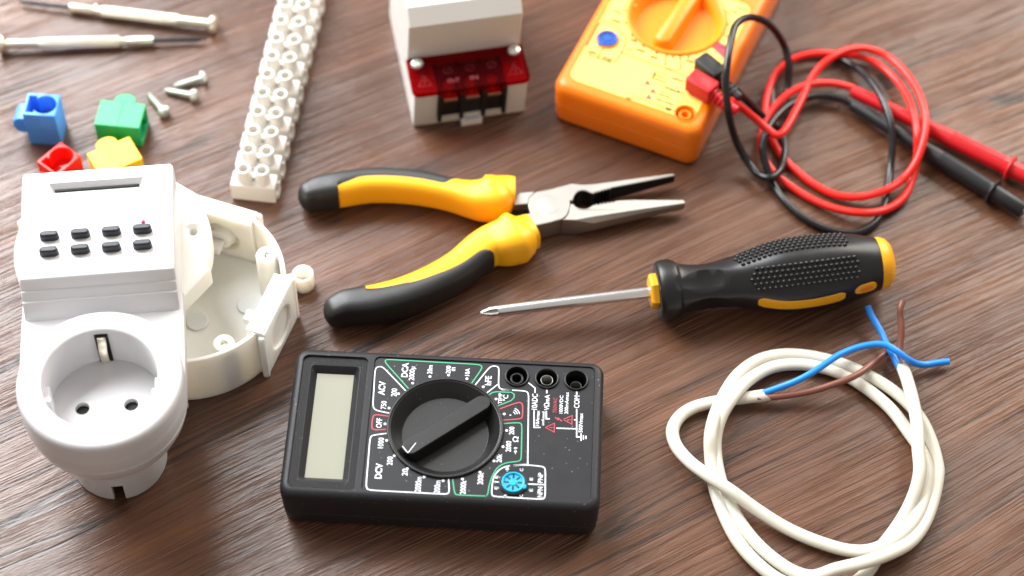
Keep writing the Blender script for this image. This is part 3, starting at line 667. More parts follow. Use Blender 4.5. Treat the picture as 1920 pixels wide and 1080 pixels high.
# ------------------------------------------------------------------ big screwdriver
def driver():
    C = Vector((66.15, 527.22, 12.9)); E_ = Vector((153.85, 541.0, 15.4)); 
    T = thing('screwdriver', 'cross tip screwdriver with knobbly black handle and yellow end', 'screwdriver', (C.x, C.y, 0), math.atan2(E_.y-C.y, E_.x-C.x))
    ax = Vector((math.cos(.036), 0, math.sin(.036))); X = Vector((0, -1, 0)); Y = X.cross(ax)   # X towards the camera, Y up
    O = Vector((0, 0, 13.0)); 
    def P(s, r, phi): return O + ax*s + X*(r*math.cos(phi)) + Y*(r*math.sin(phi))
    prof = [(-4.6, 11.2), (-4.0, 12.2), (-2.6, 12.9), (2.6, 12.9), (3.6, 12.5), (5.0, 11.2), (7, 10.6), (12, 10.3), (18, 10.2), (24, 10.4), (29, 11.0), (33, 12.0), (38, 13.3), (43, 14.6), (48, 15.5), (54, 15.9), (60, 16.0), (67, 15.8), (74, 15.2), (80, 14.2), (85, 13.0), (89, 11.9), (90.5, 11.5), (90.8, 10.5)]
    SP = spline([(a, b, 0) for a, b in prof], 3); n = 60
    def rad(s):
        for a, b in zip(SP, SP[1:]):
            if a.x <= s <= b.x: return a.y+(b.y-a.y)*(s-a.x)/max(1e-6, b.x-a.x)
        return SP[-1].y
    def hexr(s, phi):
        k = min(1, max(0, (s-6)/18))*min(1, max(0, (88-s)/10)); return 1-.022*k*(1-math.cos(6*(phi-R(24))))/2*2
    m = MB(); m.loft([[P(q.x, q.y*hexr(q.x, 2*math.pi*j/n), 2*math.pi*j/n) for j in range(n)] for q in SP])
    # thumb dents in the neck
    dents = []
    for ph in (66, -8, 140):
        d = MB(); c = P(16, 10.2+22.2, R(ph)); nrm = (P(16, 1, R(ph))-P(16, 0, R(ph)))
        d.lathe([(0, -24.2)]+[(24.2*math.sin(math.pi*i/28), -24.2*math.cos(math.pi*i/28)) for i in range(1, 28)]+[(0, 24.2)], c, ax, 40)
        M_ = Matrix.Translation(c); st = Matrix.Identity(4)
        dents.append(d)
    H = part('handle', m, 'driver_black', T, cuts=dents, smooth=40)
    # knobbly pads
    for c0, w_ in ((54, 20), (113, 24)):
        k = MB(); s = 34.5 if c0 == 54 else 29.5; i = 0; s1 = 80 if c0 == 54 else 77
        rows = 5
        while s < s1:
            for r in range(rows):
                off = (r-(rows-1)/2); ss = s+(1.15 if r % 2 else 0)
                end = min(ss-s+s-(34 if c0 == 54 else 29), s1+1.5-ss)
                if abs(off) > 1.5 and end < 1.6: continue
                rr = rad(ss)*hexr(ss, R(c0)); ph = R(c0)+off*2.15/rr
                c = P(ss, rad(ss)*hexr(ss, ph)-.12, ph); nn = (P(ss, 1, ph)-P(ss, 0, ph)); k.dome(c, nn, .98, 8, 1.15)
            s += 2.3
        o = part('grip_pad', k, 'driver_black', H, smooth=60); o['kind'] = 'stuff'
    # yellow inlays
    def inlay(s0, s1, pc, half, off=.22, mname='driver_yellow', name='inlay', bend=0.):
        loops = []; ns = 60; nj = 12
        for i in range(ns+1):
            u = i/ns; s = s0+(s1-s0)*u; dd = min(u, 1-u)*(s1-s0); e = 1 if dd >= half else math.sqrt(max(0, 1-(1-dd/half)**2))
            h_ = half*max(.05, e); row = []
            for j in range(nj+1):
                t = j/nj*2-1; ph = R(pc)+bend*math.sin(u*math.pi)*-1+h_*t/rad(s); lift = off if (abs(t) < .9 and 0 < i < ns) else -.5
                row.append(P(s, rad(s)*hexr(s, ph)+lift, ph))
            loops.append(row)
        k = MB(); k.loft(loops, False, False, closed=False); return part(name, k, mname, H, smooth=60)
    inlay(36, 74, 3, 3.9, bend=.13)
    inlay(77.5, 87.5, 9, 3.2); inlay(80, 85.6, 9, 1.5, .34, 'orange', 'hang_slot')
    k = MB(); k.lathe([(11.35, 89.8), (11.45, 90.8), (11.3, 92.4), (10.4, 94.6), (8.4, 96.4), (5, 97.4), (0, 97.7)], O, ax, 48, X); part('end_cap', k, 'driver_yellow', T)
    k = MB(); k.lathe([(0, -7.9), (6.6, -7.9), (7.5, -7.4), (7.8, -6.7), (7.8, -4.0), (0, -4.0)], O, ax, 6, P(0, 1, R(15))-P(0, 0, 0)); part('hex_collar', k, 'driver_yellow', T, smooth=20)
    k = MB(); k.lathe([(2.9, -9.4), (3.3, -9.0), (3.3, -8), (2.5, -8)], O, ax, 24, X, close=True)
    tipx = -80.2
    k = MB(); k.lathe([(0, -6), (2.6, -6), (2.6, tipx+9), (2.45, tipx+7.4), (0, tipx+7.4)], O, ax, 32, X); part('shaft', k, 'chrome', T)
    # cross tip: four tapering wings round a core
    k = MB()
    def blade(phi):
        fr = []
        for s, hw, th in ((tipx+9.5, 2.3, .75), (tipx+4.2, 2.15, .62), (tipx+1.0, .95, .42), (tipx, .5, .3)):
            c = O+ax*s; d = X*math.cos(phi)+Y*math.sin(phi); e = X*-math.sin(phi)+Y*math.cos(phi)
            fr.append([c+d*hw+e*th, c-d*hw+e*th, c-d*hw-e*th, c+d*hw-e*th])
        k.loft(fr)
    blade(R(10)); blade(R(100)); k.lathe([(1.75, tipx+9.5), (1.2, tipx+4), (.5, tipx+.6), (0, tipx)], O, ax, 16, X); part('cross_tip', k, 'steel', T, smooth=20)
driver()

# ------------------------------------------------------------------ flat white cable with stripped ends
def cable():
    Z = lambda x, y: (1230+x/2.0386, 550+y/2.0386)
    Wq = lambda x, y: (1360+x/4.3636, 860+y/4.3636)
    Y8 = lambda x, y: (1400+x/4.695, 550+y/4.695)
    c = at(1560, 860, 0)
    T = thing('cable', 'coiled flat white cable with stripped blue and brown ends', 'cable', (c.x, c.y, 0), 0)
    def path(l, k=10): return spline([at(*f(x, y), z) for f, x, y, z in l], k)
    pts = [(Z, 412, 390, 4.5), (Z, 350, 398, 4), (Z, 280, 407, 3.6), (Z, 215, 417, 3), (Z, 145, 436, 3), (Z, 92, 470, 3.2), (Z, 64, 520, 4), (Z, 75, 578, 5.5), (Z, 125, 640, 7.5), (Z, 200, 697, 9), (Z, 290, 757, 8.5), (Z, 390, 830, 5.6), (Z, 500, 898, 3.6), (Z, 620, 950, 3.2), (Z, 740, 983, 3.4), (Wq, 1190, 748, 5.4), (Wq, 1350, 682, 6.6), (Wq, 1485, 578, 6.2), (Wq, 1570, 460, 5.2), (Wq, 1632, 290, 4.4), (Wq, 1655, 110, 4), (Z, 1018, 610, 3.8), (Z, 965, 530, 3.4), (Z, 900, 445, 3), (Z, 820, 375, 3), (Z, 735, 320, 3), (Z, 640, 285, 3), (Z, 540, 271, 3.2), (Z, 440, 284, 4), (Z, 350, 335, 6), (Z, 285, 410, 8.2), (Z, 245, 480, 7), (Z, 226, 560, 4.5), (Z, 232, 650, 3), (Z, 258, 750, 3), (Z, 300, 840, 3), (Z, 370, 940, 3), (Z, 450, 1015, 3.2), (Z, 530, 1065, 4),
           (Wq, 720, 962, 6.5), (Wq, 900, 905, 8.0), (Wq, 1130, 850, 8.5), (Wq, 1320, 785, 8), (Wq, 1500, 690, 6.5), (Wq, 1620, 540, 4.5), (Wq, 1700, 330, 3.2), (Wq, 1740, 110, 3), (Z, 1075, 650, 3), (Z, 1050, 560, 3), (Z, 1005, 470, 3), (Z, 935, 395, 3.2), (Z, 850, 335, 3.6), (Z, 750, 285, 4), (Z, 660, 255, 3.6), (Z, 570, 237, 3.2), (Z, 480, 234, 3.2), (Z, 390, 256, 3.4), (Z, 310, 315, 4.5), (Z, 255, 400, 6.2), (Z, 222, 480, 8), (Z, 208, 550, 7.5), (Z, 210, 630, 4.2), (Z, 222, 730, 3), (Z, 258, 840, 3), (Z, 315, 950, 3), (Z, 390, 1035, 3), (Z, 480, 1100, 3), (Z, 600, 1135, 3),
           (Z, 730, 1120, 2.6), (Wq, 1130, 960, 2.5), (Wq, 1215, 850, 2.4), (Wq, 1260, 750, 2.4), (Wq, 1335, 655, 2.6), (Wq, 1425, 530, 3.4), (Wq, 1503, 395, 5.2), (Wq, 1565, 240, 8), (Wq, 1592, 95, 10), (Z, 1003, 600, 11), (Z, 998, 500, 10.5), (Z, 982, 410, 8.5), (Z, 960, 330, 6.5), (Z, 941, 278, 5.5)]
    P = path(pts, 7); L = len(P)
    m = MB(); m.tube(P, 2.75, 1.95, 16, (0, 0, 1), caps=False); n = 16
    # ragged, hollow ends: push the end ring in and out and turn it inwards
    for end, st, inward in ((0, range(0, n), 1), (L-1, range((L-1)*n, L*n), -1)):
        t = (P[min(end+1, L-1)]-P[max(end-1, 0)]).normalized()
        for j, i in enumerate(st):
            m.v[i] = m.v[i]-t*inward*((2.6*abs(math.cos(j*2*math.pi/n))**1.5 if end == 0 else .5*math.cos(j*2.1))*1.0)
        ring = [m.v[i].copy() for i in st]; c_ = sum(ring, Vector())/n
        inn = [c_+(r-c_)*.72+t*inward*.25 for r in ring]; inn2 = [c_+(r-c_)*.66+t*inward*3.5 for r in ring]
        o = len(m.v); m.v += inn+inn2
        for j in range(n):
            k = (j+1) % n; a = list(st); m.f.append((a[j], a[k], o+k, o+j)); m.f.append((o+j, o+k, o+n+k, o+n+j))
        m.f.append(tuple(o+n+j for j in range(n)))
    part('sheath', m, 'cable_white', T, T, smooth=50)
    def wire(mname, l, name='wire', label=None):
        P = path(l, 10); m = MB(); m.tube(P, 1.42, None, 14); o = part(name, m, mname, T, T, smooth=50)
        if label: o['label'] = label
        t = (P[-1]-P[-2]).normalized(); k = MB(); k.lathe([(0, -.5), (.62, -.5), (.62, .12), (0, .16)], P[-1], t, 12); part('copper_core', k, 'copper', o, T)
    wire('wire_blue', [(Y8, 90, 905, 4.5), (Y8, 145, 880, 5), (Y8, 280, 832, 6.5), (Y8, 430, 775, 8.5), (Y8, 560, 708, 10), (Y8, 680, 630, 10.5), (Y8, 800, 550, 10.5), (Y8, 930, 492, 10), (Y8, 1050, 460, 10), (Y8, 1150, 447, 10.5), (Y8, 1240, 460, 11), (Y8, 1320, 508, 11), (Y8, 1410, 575, 9), (Y8, 1490, 617, 6), (Y8, 1570, 628, 4), (Y8, 1680, 612, 3.5), (Y8, 1782, 600, 3.5)], label='long blue wire arching over the coil')
    wire('wire_brown', [(Y8, 90, 925, 4.5), (Y8, 170, 920, 4.5), (Y8, 330, 903, 4.8), (Y8, 480, 880, 5.6), (Y8, 620, 848, 6.8), (Y8, 760, 803, 8.2), (Y8, 890, 756, 9), (Y8, 1000, 700, 8.6), (Y8, 1090, 632, 7), (Y8, 1170, 562, 5), (Y8, 1235, 518, 3.6), (Y8, 1300, 490, 2.6)], label='long brown wire crossing the coil')
    wire('wire_blue', [(Y8, 1362, 690, 5.4), (Y8, 1330, 630, 5.5), (Y8, 1290, 550, 5.8), (Y8, 1235, 450, 6), (Y8, 1190, 350, 6.4), (Y8, 1140, 265, 7), (Y8, 1095, 190, 8), (Y8, 1064, 112, 9.5)], label='short blue wire end')
    wire('wire_brown', [(Y8, 1385, 690, 5.0), (Y8, 1372, 620, 5), (Y8, 1348, 540, 5), (Y8, 1348, 470, 6), (Y8, 1358, 380, 8), (Y8, 1362, 300, 10), (Y8, 1355, 210, 12), (Y8, 1352, 140, 14), (Y8, 1372, 72, 15)], label='short brown wire end standing up')
cable()

# ------------------------------------------------------------------ plug-in timer socket
def timer():
    T = thing('timer_socket', 'white plug-in timer with round socket and eight black buttons', 'timer', (-157.5, 444.6, 0), R(7.2))
    # plan outline: half circle round the socket, straight sides up to the display end
    def plan(ins, top=37., r=32.2):
        o = []
        for i in range(29): t = math.pi+math.pi*i/28; o.append(((r-ins)*math.cos(t), (r-ins)*math.sin(t)))
        o += [(r-ins, 12), (r-ins, 24), (r-ins-.3, top-ins-2), (r-ins-2, top-ins), (-(r-ins-2), top-ins), (-(r-ins-.3), top-ins-2), (-(r-ins), 24), (-(r-ins), 12)]
        return o
    body = MB(); body.levels(lambda i: plan(i, 46), [(30.5, 7), (30.8, 5.2), (33.5, 3.2), (37.5, 1.6), (42.0, .55), (42.4, 1.15), (43.0, 1.15), (43.4, .4), (48, .05), (51.6, 0), (53.0, .3), (53.6, 1.2)])
    ring = MB(); ring.lathe([(32.1, 50), (32.1, 58.2), (31.8, 59.8), (31.0, 60.9), (29.9, 61.25), (23.6, 61.3), (22.7, 61.1), (22.2, 60.5), (22.2, 45), (22.2, 40)], n=72, close=True)
    hole = MB(); hole.levels(circ(22.3, 64), [(35, 0), (70, 0)])
    B_ = part('housing', body, 'white_dimmed', T, cuts=[hole], smooth=40)
    part('socket_rim', ring, 'white_dimmed', T, smooth=40)
    cup = MB(); cup.lathe([(0, 38.0), (22.25, 38.0), (22.25, 40.5), (0, 40.5)], n=64); h1 = MB(); h1.levels(circ(2.75, 24, -9.5, 0), [(30, 0), (45, 0)]); h2 = MB(); h2.levels(circ(2.75, 24, 9.5, 0), [(30, 0), (45, 0)])
    C_ = part('socket_floor', cup, 'white_dimmed', T, cuts=[h1, h2])
    for x in (-9.5, 9.5):
        k = MB(); k.lathe([(0, 38.2), (3.2, 38.2), (3.2, 37.9), (0, 37.9)], (x, 0, 0), n=20); part('pin_hole_dark', k, 'deep_black', C_)  # black disc stands in for the shade down the pin hole
    k = MB(); k.lathe([(0, 40.4), (1.9, 40.4), (1.9, 40.75), (0, 40.75)], (0, -9, 0), n=28); 
    k = MB(); k.lathe([(3.4, 40.3), (3.6, 40.62), (3.8, 40.3)], (0, -1.5, 0), n=32); part('moulding_ring', k, 'white', C_)
    # earth clips in dark slots, side guides
    for sgn in (1, -1):
        s = MB(); s.box(-2.6, 2.6, 21.4, 22.15, 40.6, 58.6) if sgn > 0 else s.box(-2.4, 2.4, -22.15, -21.5, 40.6, 58.6)
        sl = part('clip_slot', s, 'steel_dark' if sgn > 0 else 'white', T, smooth=0)
        k = MB(); prof = [(21.3, 41), (19.2, 44), (18.2, 49), (18.7, 52), (20.6, 55), (20.9, 57.8)]
        prof = spline([(0, a*sgn, b) for a, b in prof], 4)
        loops = []
        for p in prof: loops.append([Vector((x, p.y+o_*sgn, p.z)) for x, o_ in ((-1.7, 0), (-1.2, -.5), (1.2, -.5), (1.7, 0), (1.2, .4), (-1.2, .4))])
        k.loft(loops); part('earth_clip', k, 'nickel', T, smooth=50)
        for a, b in ((8.5, 3.6), (-8.5, 3.6)):
            pass
    for sx in (-1, 1):
        k = MB(); k.box(min(sx*20.3, sx*22.25), max(sx*20.3, sx*22.25), -3.4, 3.4, 40.4, 53); k.box(min(sx*19.4, sx*22.25), max(sx*19.4, sx*22.25), -5.4, -3.2, 40.4, 55.5); part('side_guide', k, 'white', T, smooth=0)
    # display block with stepped front
    S0, S1 = 36.0, 96.5; HW = 30.4
    prof = [(S0-2, 52.8), (S0+2.0, 60.8), (S0+2.7, 61.0), (S0+4.4, 64.6), (S0+5.1, 64.8), (S0+6.4, 68.4), (S0+7.2, 69.6), (S0+8.6, 70.1), (S1-1.5, 70.3), (S1-.3, 69.6), (S1, 68.2), (S1, 43), (S1-2, 40.9), (45.5, 40.6), (44.6, 42), (S0-2, 42)]
    def side(ins, x):
        P2 = inset([(a, b) for a, b in prof], -ins) if False else [(a, b) for a, b in prof]
        cs = sum(p[0] for p in P2)/len(P2); cz = 56
        return [Vector((x, cs+(a-cs)*(1-ins/30), cz+(b-cz)*(1-ins/14))) for a, b in P2]
    blk = MB(); blk.loft([side(i, x) for x, i in ((-HW, 1.1), (-HW+.35, .45), (-HW+1.1, 0), (HW-1.1, 0), (HW-.35, .45), (HW, 1.1))])
    # the display window is sunk with a sloped upper edge; a fine groove separates the display from the keys
    win = MB(); win.levels(rrect(38.5, 17.5, .8, 4, -.5, 81.5), [(67.4, 2.2), (67.6, 2.0), (70.5, .2), (74, -.6)])
    gr = []
    for y in (68.9, 47.4, 94.0):
        g = MB(); g.box(-40, 40, y-.16, y+.16, 69.75, 72); gr.append(g)
    part('display_block', blk, 'white', T, cuts=[win]+gr, smooth=30)
    k = MB(); k.box(-17.6, 16.6, 74.9, 88.1, 66.9, 67.55); part('display', k, 'lcd_bright', T, smooth=0)
    k = MB(); k.box(-17.4, 16.4, 87.3, 88.15, 67.55, 68.15); part('display_gap', k, 'deep_black', T, smooth=0)
    for r_, y in enumerate((62.4, 54.6)):
        for i in range(4):
            x = -18.6+i*12.2; k = MB(); k.levels(rrect(7.4, 3.1, 1.5, 6, x, y), [(69.4, -.1), (72.3, 0), (73.1, .15), (73.5, .7)]); part('button', k, 'button', T)
    k = MB(); k.lathe([(0, 69.5), (.95, 69.5), (.9, 70.45), (.5, 70.75), (0, 70.8)], (18.2, 66.9, 0), n=16); part('indicator_lamp', k, 'led', T)
    # plug base standing on the table
    pb = MB(); pb.lathe([(0, 32), (19.8, 32), (19.6, 24), (19.0, 1.5), (18.4, 0), (16.2, 0), (16.2, 28), (0, 28)], n=56)
    c = MB(); c.box(-2.3, 2.3, -22, -14, -1, 11.5); c2 = MB(); c2.box(-2.6, 2.6, 14, 22, -1, 9)
    part('plug_base', pb, 'white_dimmed', T, cuts=[c, c2], smooth=35)
M['lcd_bright'] = mat('lcd_silver', (205, 208, 205), .12, bevel=0, vary=.01)
timer()

# ------------------------------------------------------------------ round junction box and the loose cover on its rim
def box_outline(r, flat, half, n_from, n=96, pad=True):
    o = []
    for i in range(n):
        t = 2*math.pi*i/n; d = ((t-n_from+math.pi/4) % (math.pi/2))-math.pi/4
        lim = math.atan2(half, flat)
        o.append((t, flat/math.cos(d) if abs(d) <= lim else r))
    return lambda ins=0.: [((q-ins)*math.cos(t), (q-ins)*math.sin(t)) for t, q in o]
def junction_box():
    T = thing('junction_box', 'open round white junction box lying under the loose cover', 'junction box', (-136.4, 515.7, 0), 0)
    n0 = R(-18); Hh = 28.5
    out = box_outline(42.2, 42.9, 15.6, n0, 144)
    m = MB(); m.levels(out, [(0, .8), (.6, .2), (2, 0), (Hh-.6, .1), (Hh, .5)])
    cav = MB(); cav.levels(circ(40.3, 96), [(2.0, .8), (2.4, .2), (40, 0)])
    # round cable openings through the flats
    holes = []
    for i in range(4):
        a = n0+i*math.pi/2; d = Vector((math.cos(a), math.sin(a), 0)); h = MB(); h.lathe([(0, 41.3), (9.6, 41.3), (10.2, 46), (0, 46)], (0, 0, 14.2), d, 40); holes.append(h)
    B_ = part('shell', m, 'cream', T, cuts=[cav]+holes, smooth=35)
    for i in range(4):
        a = n0+i*math.pi/2; fr = Matrix.Rotation(a, 4, 'Z')
        k = MB(); k.box(34.4, 41.6, -15.0, 15.0, 2.2, Hh+.5, fr)
        sl = MB(); sl.box(36.0, 40.2, -13.6, 13.6, 4, 60, fr) if False else sl.lathe([(0, 33), (8.8, 33), (8.2, 37.6), (0, 37.6)], (0, 0, 14.2), (math.cos(a), math.sin(a), 0), 40)
        g = part('gland_block', k, 'cream', T, cuts=[sl], smooth=30)
        k = MB(); d = Vector((math.cos(a), math.sin(a), 0)); k.lathe([(0, 38), (7.2, 38), (6.6, 35.6), (5.6, 35.0), (5.4, 33), (4.6, 32.6), (3.6, 32.4), (0, 32.2)], (0, 0, 14.2), d, 36); 
        k.box(26.4, 32.6, -2.6, 2.6, 12.6, 15.8, fr); part('knockout', k, 'cream', g, smooth=35)
        for y in (-15.9, 15.9):
            k = MB(); k.lathe([(0, 0), (1.5, 0), (1.5, Hh-1.6), (1.1, Hh-.9), (0, Hh-.9)], (*(fr @ Vector((41.6, y, 0))).xy, 0), n=20); part('corner_rib', k, 'cream', T)
    for x, y in ((32.9, 14.6), (19.3, -30.6), (-32.9, -14.6)):
        k = MB(); k.lathe([(4.6, 2), (4.6, 26.2), (4.2, 27), (1.6, 27), (1.2, 26.2), (1.2, 20), (0, 20)], (x, y, 0), n=32); d = Vector((x, y, 0)).normalized()
        fr = Matrix.Rotation(math.atan2(y, x), 4, 'Z'); L_ = Vector((x, y)).length; k.box(L_, 41, -3.2, 3.2, 2, 26.2, fr); part('screw_boss', k, 'cream', T)
    for x, y in ((23.8, 5.7), (3.1, -3.3), (-20, 6)):
        k = MB(); k.lathe([(0, 1.8), (9.2/2*1.05, 1.8), (4.6, 2.75), (0, 2.75)], (x, y, 0), n=36); part('floor_disc', k, 'cream', T)
    ex = Vector((46.6, 18.5, 0)); k = MB(); k.lathe([(2.9, 0), (4.4, 0), (4.6, .4), (4.6, 8.6), (4.2, 9), (3.7, 9), (3.5, 8.5)], ex, n=36, close=True); fr = Matrix.Rotation(math.atan2(ex.y, ex.x), 4, 'Z'); k.box(41.3, 46.0, -2.6, 2.6, 0, 7.4, fr); part('mounting_lug', k, 'cream', T)
    # loose cover
    T2 = thing('box_cover', 'round cream plastic cover with a screw hole lying beneath the timer', 'cover', (-165.5, 524, 29.2), 0)
    out = box_outline(40.8, 41.0, 13.5, R(57), 144); m = MB(); m.levels(out, [(0, .9), (.4, .3), (1.5, .05), (8.6, 0), (10.2, .4), (10.9, 1.6)])
    cav = MB(); cav.levels(circ(38.2, 80), [(-2, 0), (8.4, 0), (8.6, .5)]); h1 = MB(); h1.lathe([(0, 5), (1.7, 5), (1.7, 9.2), (3.4, 10.3), (3.8, 12), (0, 12)], (32.3, 8.5, 0), n=28)
    part('lid', m, 'cream', T2, cuts=[cav, h1], smooth=35)
    k = MB(); k.lathe([(1.55, 3), (1.55, 8.2), (1.9, 8.8), (2.6, 8.8), (2.6, 3)], (32.3, 8.5, 0), n=24, close=True); part('screw_sleeve', k, 'cream', T2)
junction_box()

# ------------------------------------------------------------------ terminal strip
def terminal_strip():
    o0 = Vector((-115.05, 583.6, 0)); dr = Vector((10.4, 99.9, 0)).normalized()
    T = thing('terminal_strip', 'long white terminal block strip with paired screw tubes', 'terminal strip', (o0.x, o0.y, 0), math.atan2(dr.y, dr.x)-math.pi/2)
    wb = MB(); wb.box(-8.6, 8.6, 3, 11.1*10+3, .4, 5.6); part('connecting_web', wb, 'strip', T)
    b = MB(); b.levels(rrect(19.8, 8.6, .35, 2), [(0, .25), (.3, 0), (9.7, .05), (10, .35)])
    fl = MB(); fl.box(-10.7, 10.7, -1.4, 3.9, .02, 6.2); un = [fl]
    for x in (-4.1, 4.1): un.append(MB().levels(lambda i, x=x: circ(3.5, 28, x, 0)(i), [(8.6, -.35), (10.6, -.05), (16.6, .25), (17.2, .35), (17.5, .7)], True, True))
    cuts = []
    for x in (-4.1, 4.1):
        c = MB(); c.levels(circ(2.25, 24, x, 0), [(7, .4), (19, -.02)]); cuts.append(c)
    for x in (-1, 1):
        c = MB(); c.lathe([(0, 6), (2.6, 6), (2.6, 14), (0, 14)], (0, 0, 4.9), (x, 0, 0), 20); cuts.append(c)
    c = MB(); c.levels(circ(1.3, 16, 0, 0), [(8, 0), (19, 0)]); cuts.append(c)
    t0 = part('terminal', b, 'strip', T, cuts=cuts, unions=un, smooth=35)
    for x in (-4.1, 4.1):
        k = MB(); k.lathe([(0, 7.2), (2.3, 7.2), (2.3, 8.3), (.5, 8.3), (0, 8.3)], (x, 0, 0), n=16); part('clamp_screw', k, 'contact', t0)
    for i in range(1, 12):
        c = copy_tree(t0, T); c.location = (0, 11.1*i*S, 0)
terminal_strip()

# ------------------------------------------------------------------ rail-mounted module with red terminal cover
def din_module():
    T = thing('rail_module', 'white rail-mounted electrical module with clear red terminal cover', 'electrical module', (-46.8, 624.3, 0), R(12.0))
    W_ = 51.6
    def spart(name, mb, m, parent, cuts=(), **k_):      # the case leans a little to the right
        sh = Matrix(((1, 0, .052, 0), (0, 1, 0, 0), (0, 0, 1, 0), (0, 0, 0, 1)))
        for q in [mb]+list(cuts): q.xf(sh)
        return part(name, mb, m, parent, cuts=cuts, **k_)
    prof = [(0, .6), (.6, 0), (70, 0), (70, 44), (60, 44), (54, 50.3), (26.6, 50.3), (20, 44.3), (20, 21.6), (19.6, 21.2), (.8, 21.2), (0, 20.6)]
    m = MB(); loops = []
    for x, i in ((0, .5), (.5, 0), (W_-.5, 0), (W_, .5)):
        q = prof if i == 0 else inset(prof, i*.9)
        loops.append([Vector((x, a, b)) for a, b in q])
    m.loft(loops)
    well = MB(); well.box(10.6, 42.2, -1, 17.5, 4.8, 25)
    cuts = [well]
    spart('case', m, 'din', T, cuts=cuts, smooth=25)
    # top face inscription, only its lower edge is in view
    k = MB()
    for x in (13, 18.5, 22.5, 27.5): stroke(k, [(x, 33.6), (x+.7, 33.2), (x+1.4, 34.6)], .8, 50.36, 1)
    spart('red_print', k, 'ink_red', T, smooth=0)
    tb_ = MB(); tb_.box(10.8, 42.0, .2, 17.3, 4.9, 15.4); tb_.box(10.8, 42.0, 11, 17.3, 15.4, 19.5)
    for x in (10.8, 20.9, 31.0, 40.4): tb_.box(x, x+1.7, -2.0, 17.2, 3.4, 21.0)
    B_ = spart('terminal_block', tb_, 'term_black', T, smooth=0)
    for i, x in enumerate((12.9, 23.0, 32.9)):
        k = MB(); k.box(x+.5, x+6.8, -.6, 4.6, 16.0, 16.7); k.box(x+.5, x+6.8, -.9, -.3, 15.2, 16.6); C_ = spart('contact_plate', k, 'contact', B_, smooth=0)
        k = MB(); k.lathe([(0, 15.4), (2.9, 15.4), (2.9, 18.0), (2.4, 18.6), (0, 18.7)], (x+3.7, 6.6, 0), n=24); sl = MB(); sl.box(-4, 4, -.45, .45, 17.6, 20, Matrix.Translation((x+3.7, 6.6, 0)) @ Matrix.Rotation(.8, 4, 'Z')); spart('clamp_screw', k, 'zinc', C_, cuts=[sl])
    # cover plate
    pl = MB(); pts = [(-.6, 20), (-.6, 13.5), (.0, 12)]
    def po(ins=0.):
        o = []
        for cx, cy, r, t0 in ((W_-3, -1.4, 4.4, -90), ): pass
        c = [(-.8+ins, 19.9-ins*.2)]
        c += [(2.2+3.2*math.cos(math.radians(a))*(1-ins*.1)+ins*0, 1.6+3.2*math.sin(math.radians(a))*(1-ins*.1)) for a in (180, 202, 225, 247, 270)]
        c += [(W_-2.0+3.2*math.cos(math.radians(a))*(1-ins*.1), 1.6+3.2*math.sin(math.radians(a))*(1-ins*.1)) for a in (-90, -67, -45, -22, 0)]
        c += [(W_+.9-ins, 19.9-ins*.2)]
        return c
    pl.levels(po, [(21.5, .4), (21.9, 0), (23.6, 0), (24.1, .5)])
    C_ = spart('terminal_cover', pl, 'red_clear', T, smooth=30)
    k = MB(); z = 24.14
    for x, y in ((16.6, 10), (26.7, 10), (36.6, 10)):
        stroke(k, [(x+2*math.cos(t*.349), y+2*math.sin(t*.349)) for t in range(19)], .11, z, 0); stroke(k, [(x-1.4, y-1.4), (x+1.4, y+1.4)], .11, z, 0)
    for x in (5.2, 46.6):
        stroke(k, [(x-3, 2.6), (x+3, 2.6), (x, 9.2), (x-3, 2.6)], .11, z, 0); stroke(k, [(x+.4, 7.2), (x-.5, 5.4), (x+.5, 5.2), (x-.2, 3.4)], .11, z, 0)
    for s, x in (('OUT', 18.2), ('IN', 27.6)): text(k, s, (x, 3.8), (1, 0), (0, 1), 5.6 if s == 'OUT' else 3.4, 2.4, z, 0)
    spart('etched_marks', k, 'etch', C_, smooth=0)
    for x, y in ((3.6, 16.0), (W_-3.4, 16.4)):
        k = MB(); k.lathe([(0, 24), (2.9, 24), (2.95, 24.5), (2.6, 25.3), (1.8, 25.8), (0, 25.9)], (x, y, 0), n=28)
        cr = [MB().box(-1.9, 1.9, -.42, .42, 24.9, 28, Matrix.Translation((x, y, 0)) @ Matrix.Rotation(a, 4, 'Z')) for a in (.3, .3+math.pi/2)]
        spart('cover_screw', k, 'zinc', T, cuts=cr)
    k = MB(); k.box(21.6, 31.2, -3.6, 1.0, .2, 3.6); s = MB(); s.box(23.6, 29.2, -2.6, -1.2, 1.5, 9)
    spart('rail_clip', k, 'white', T, cuts=[s], smooth=0)
din_module()

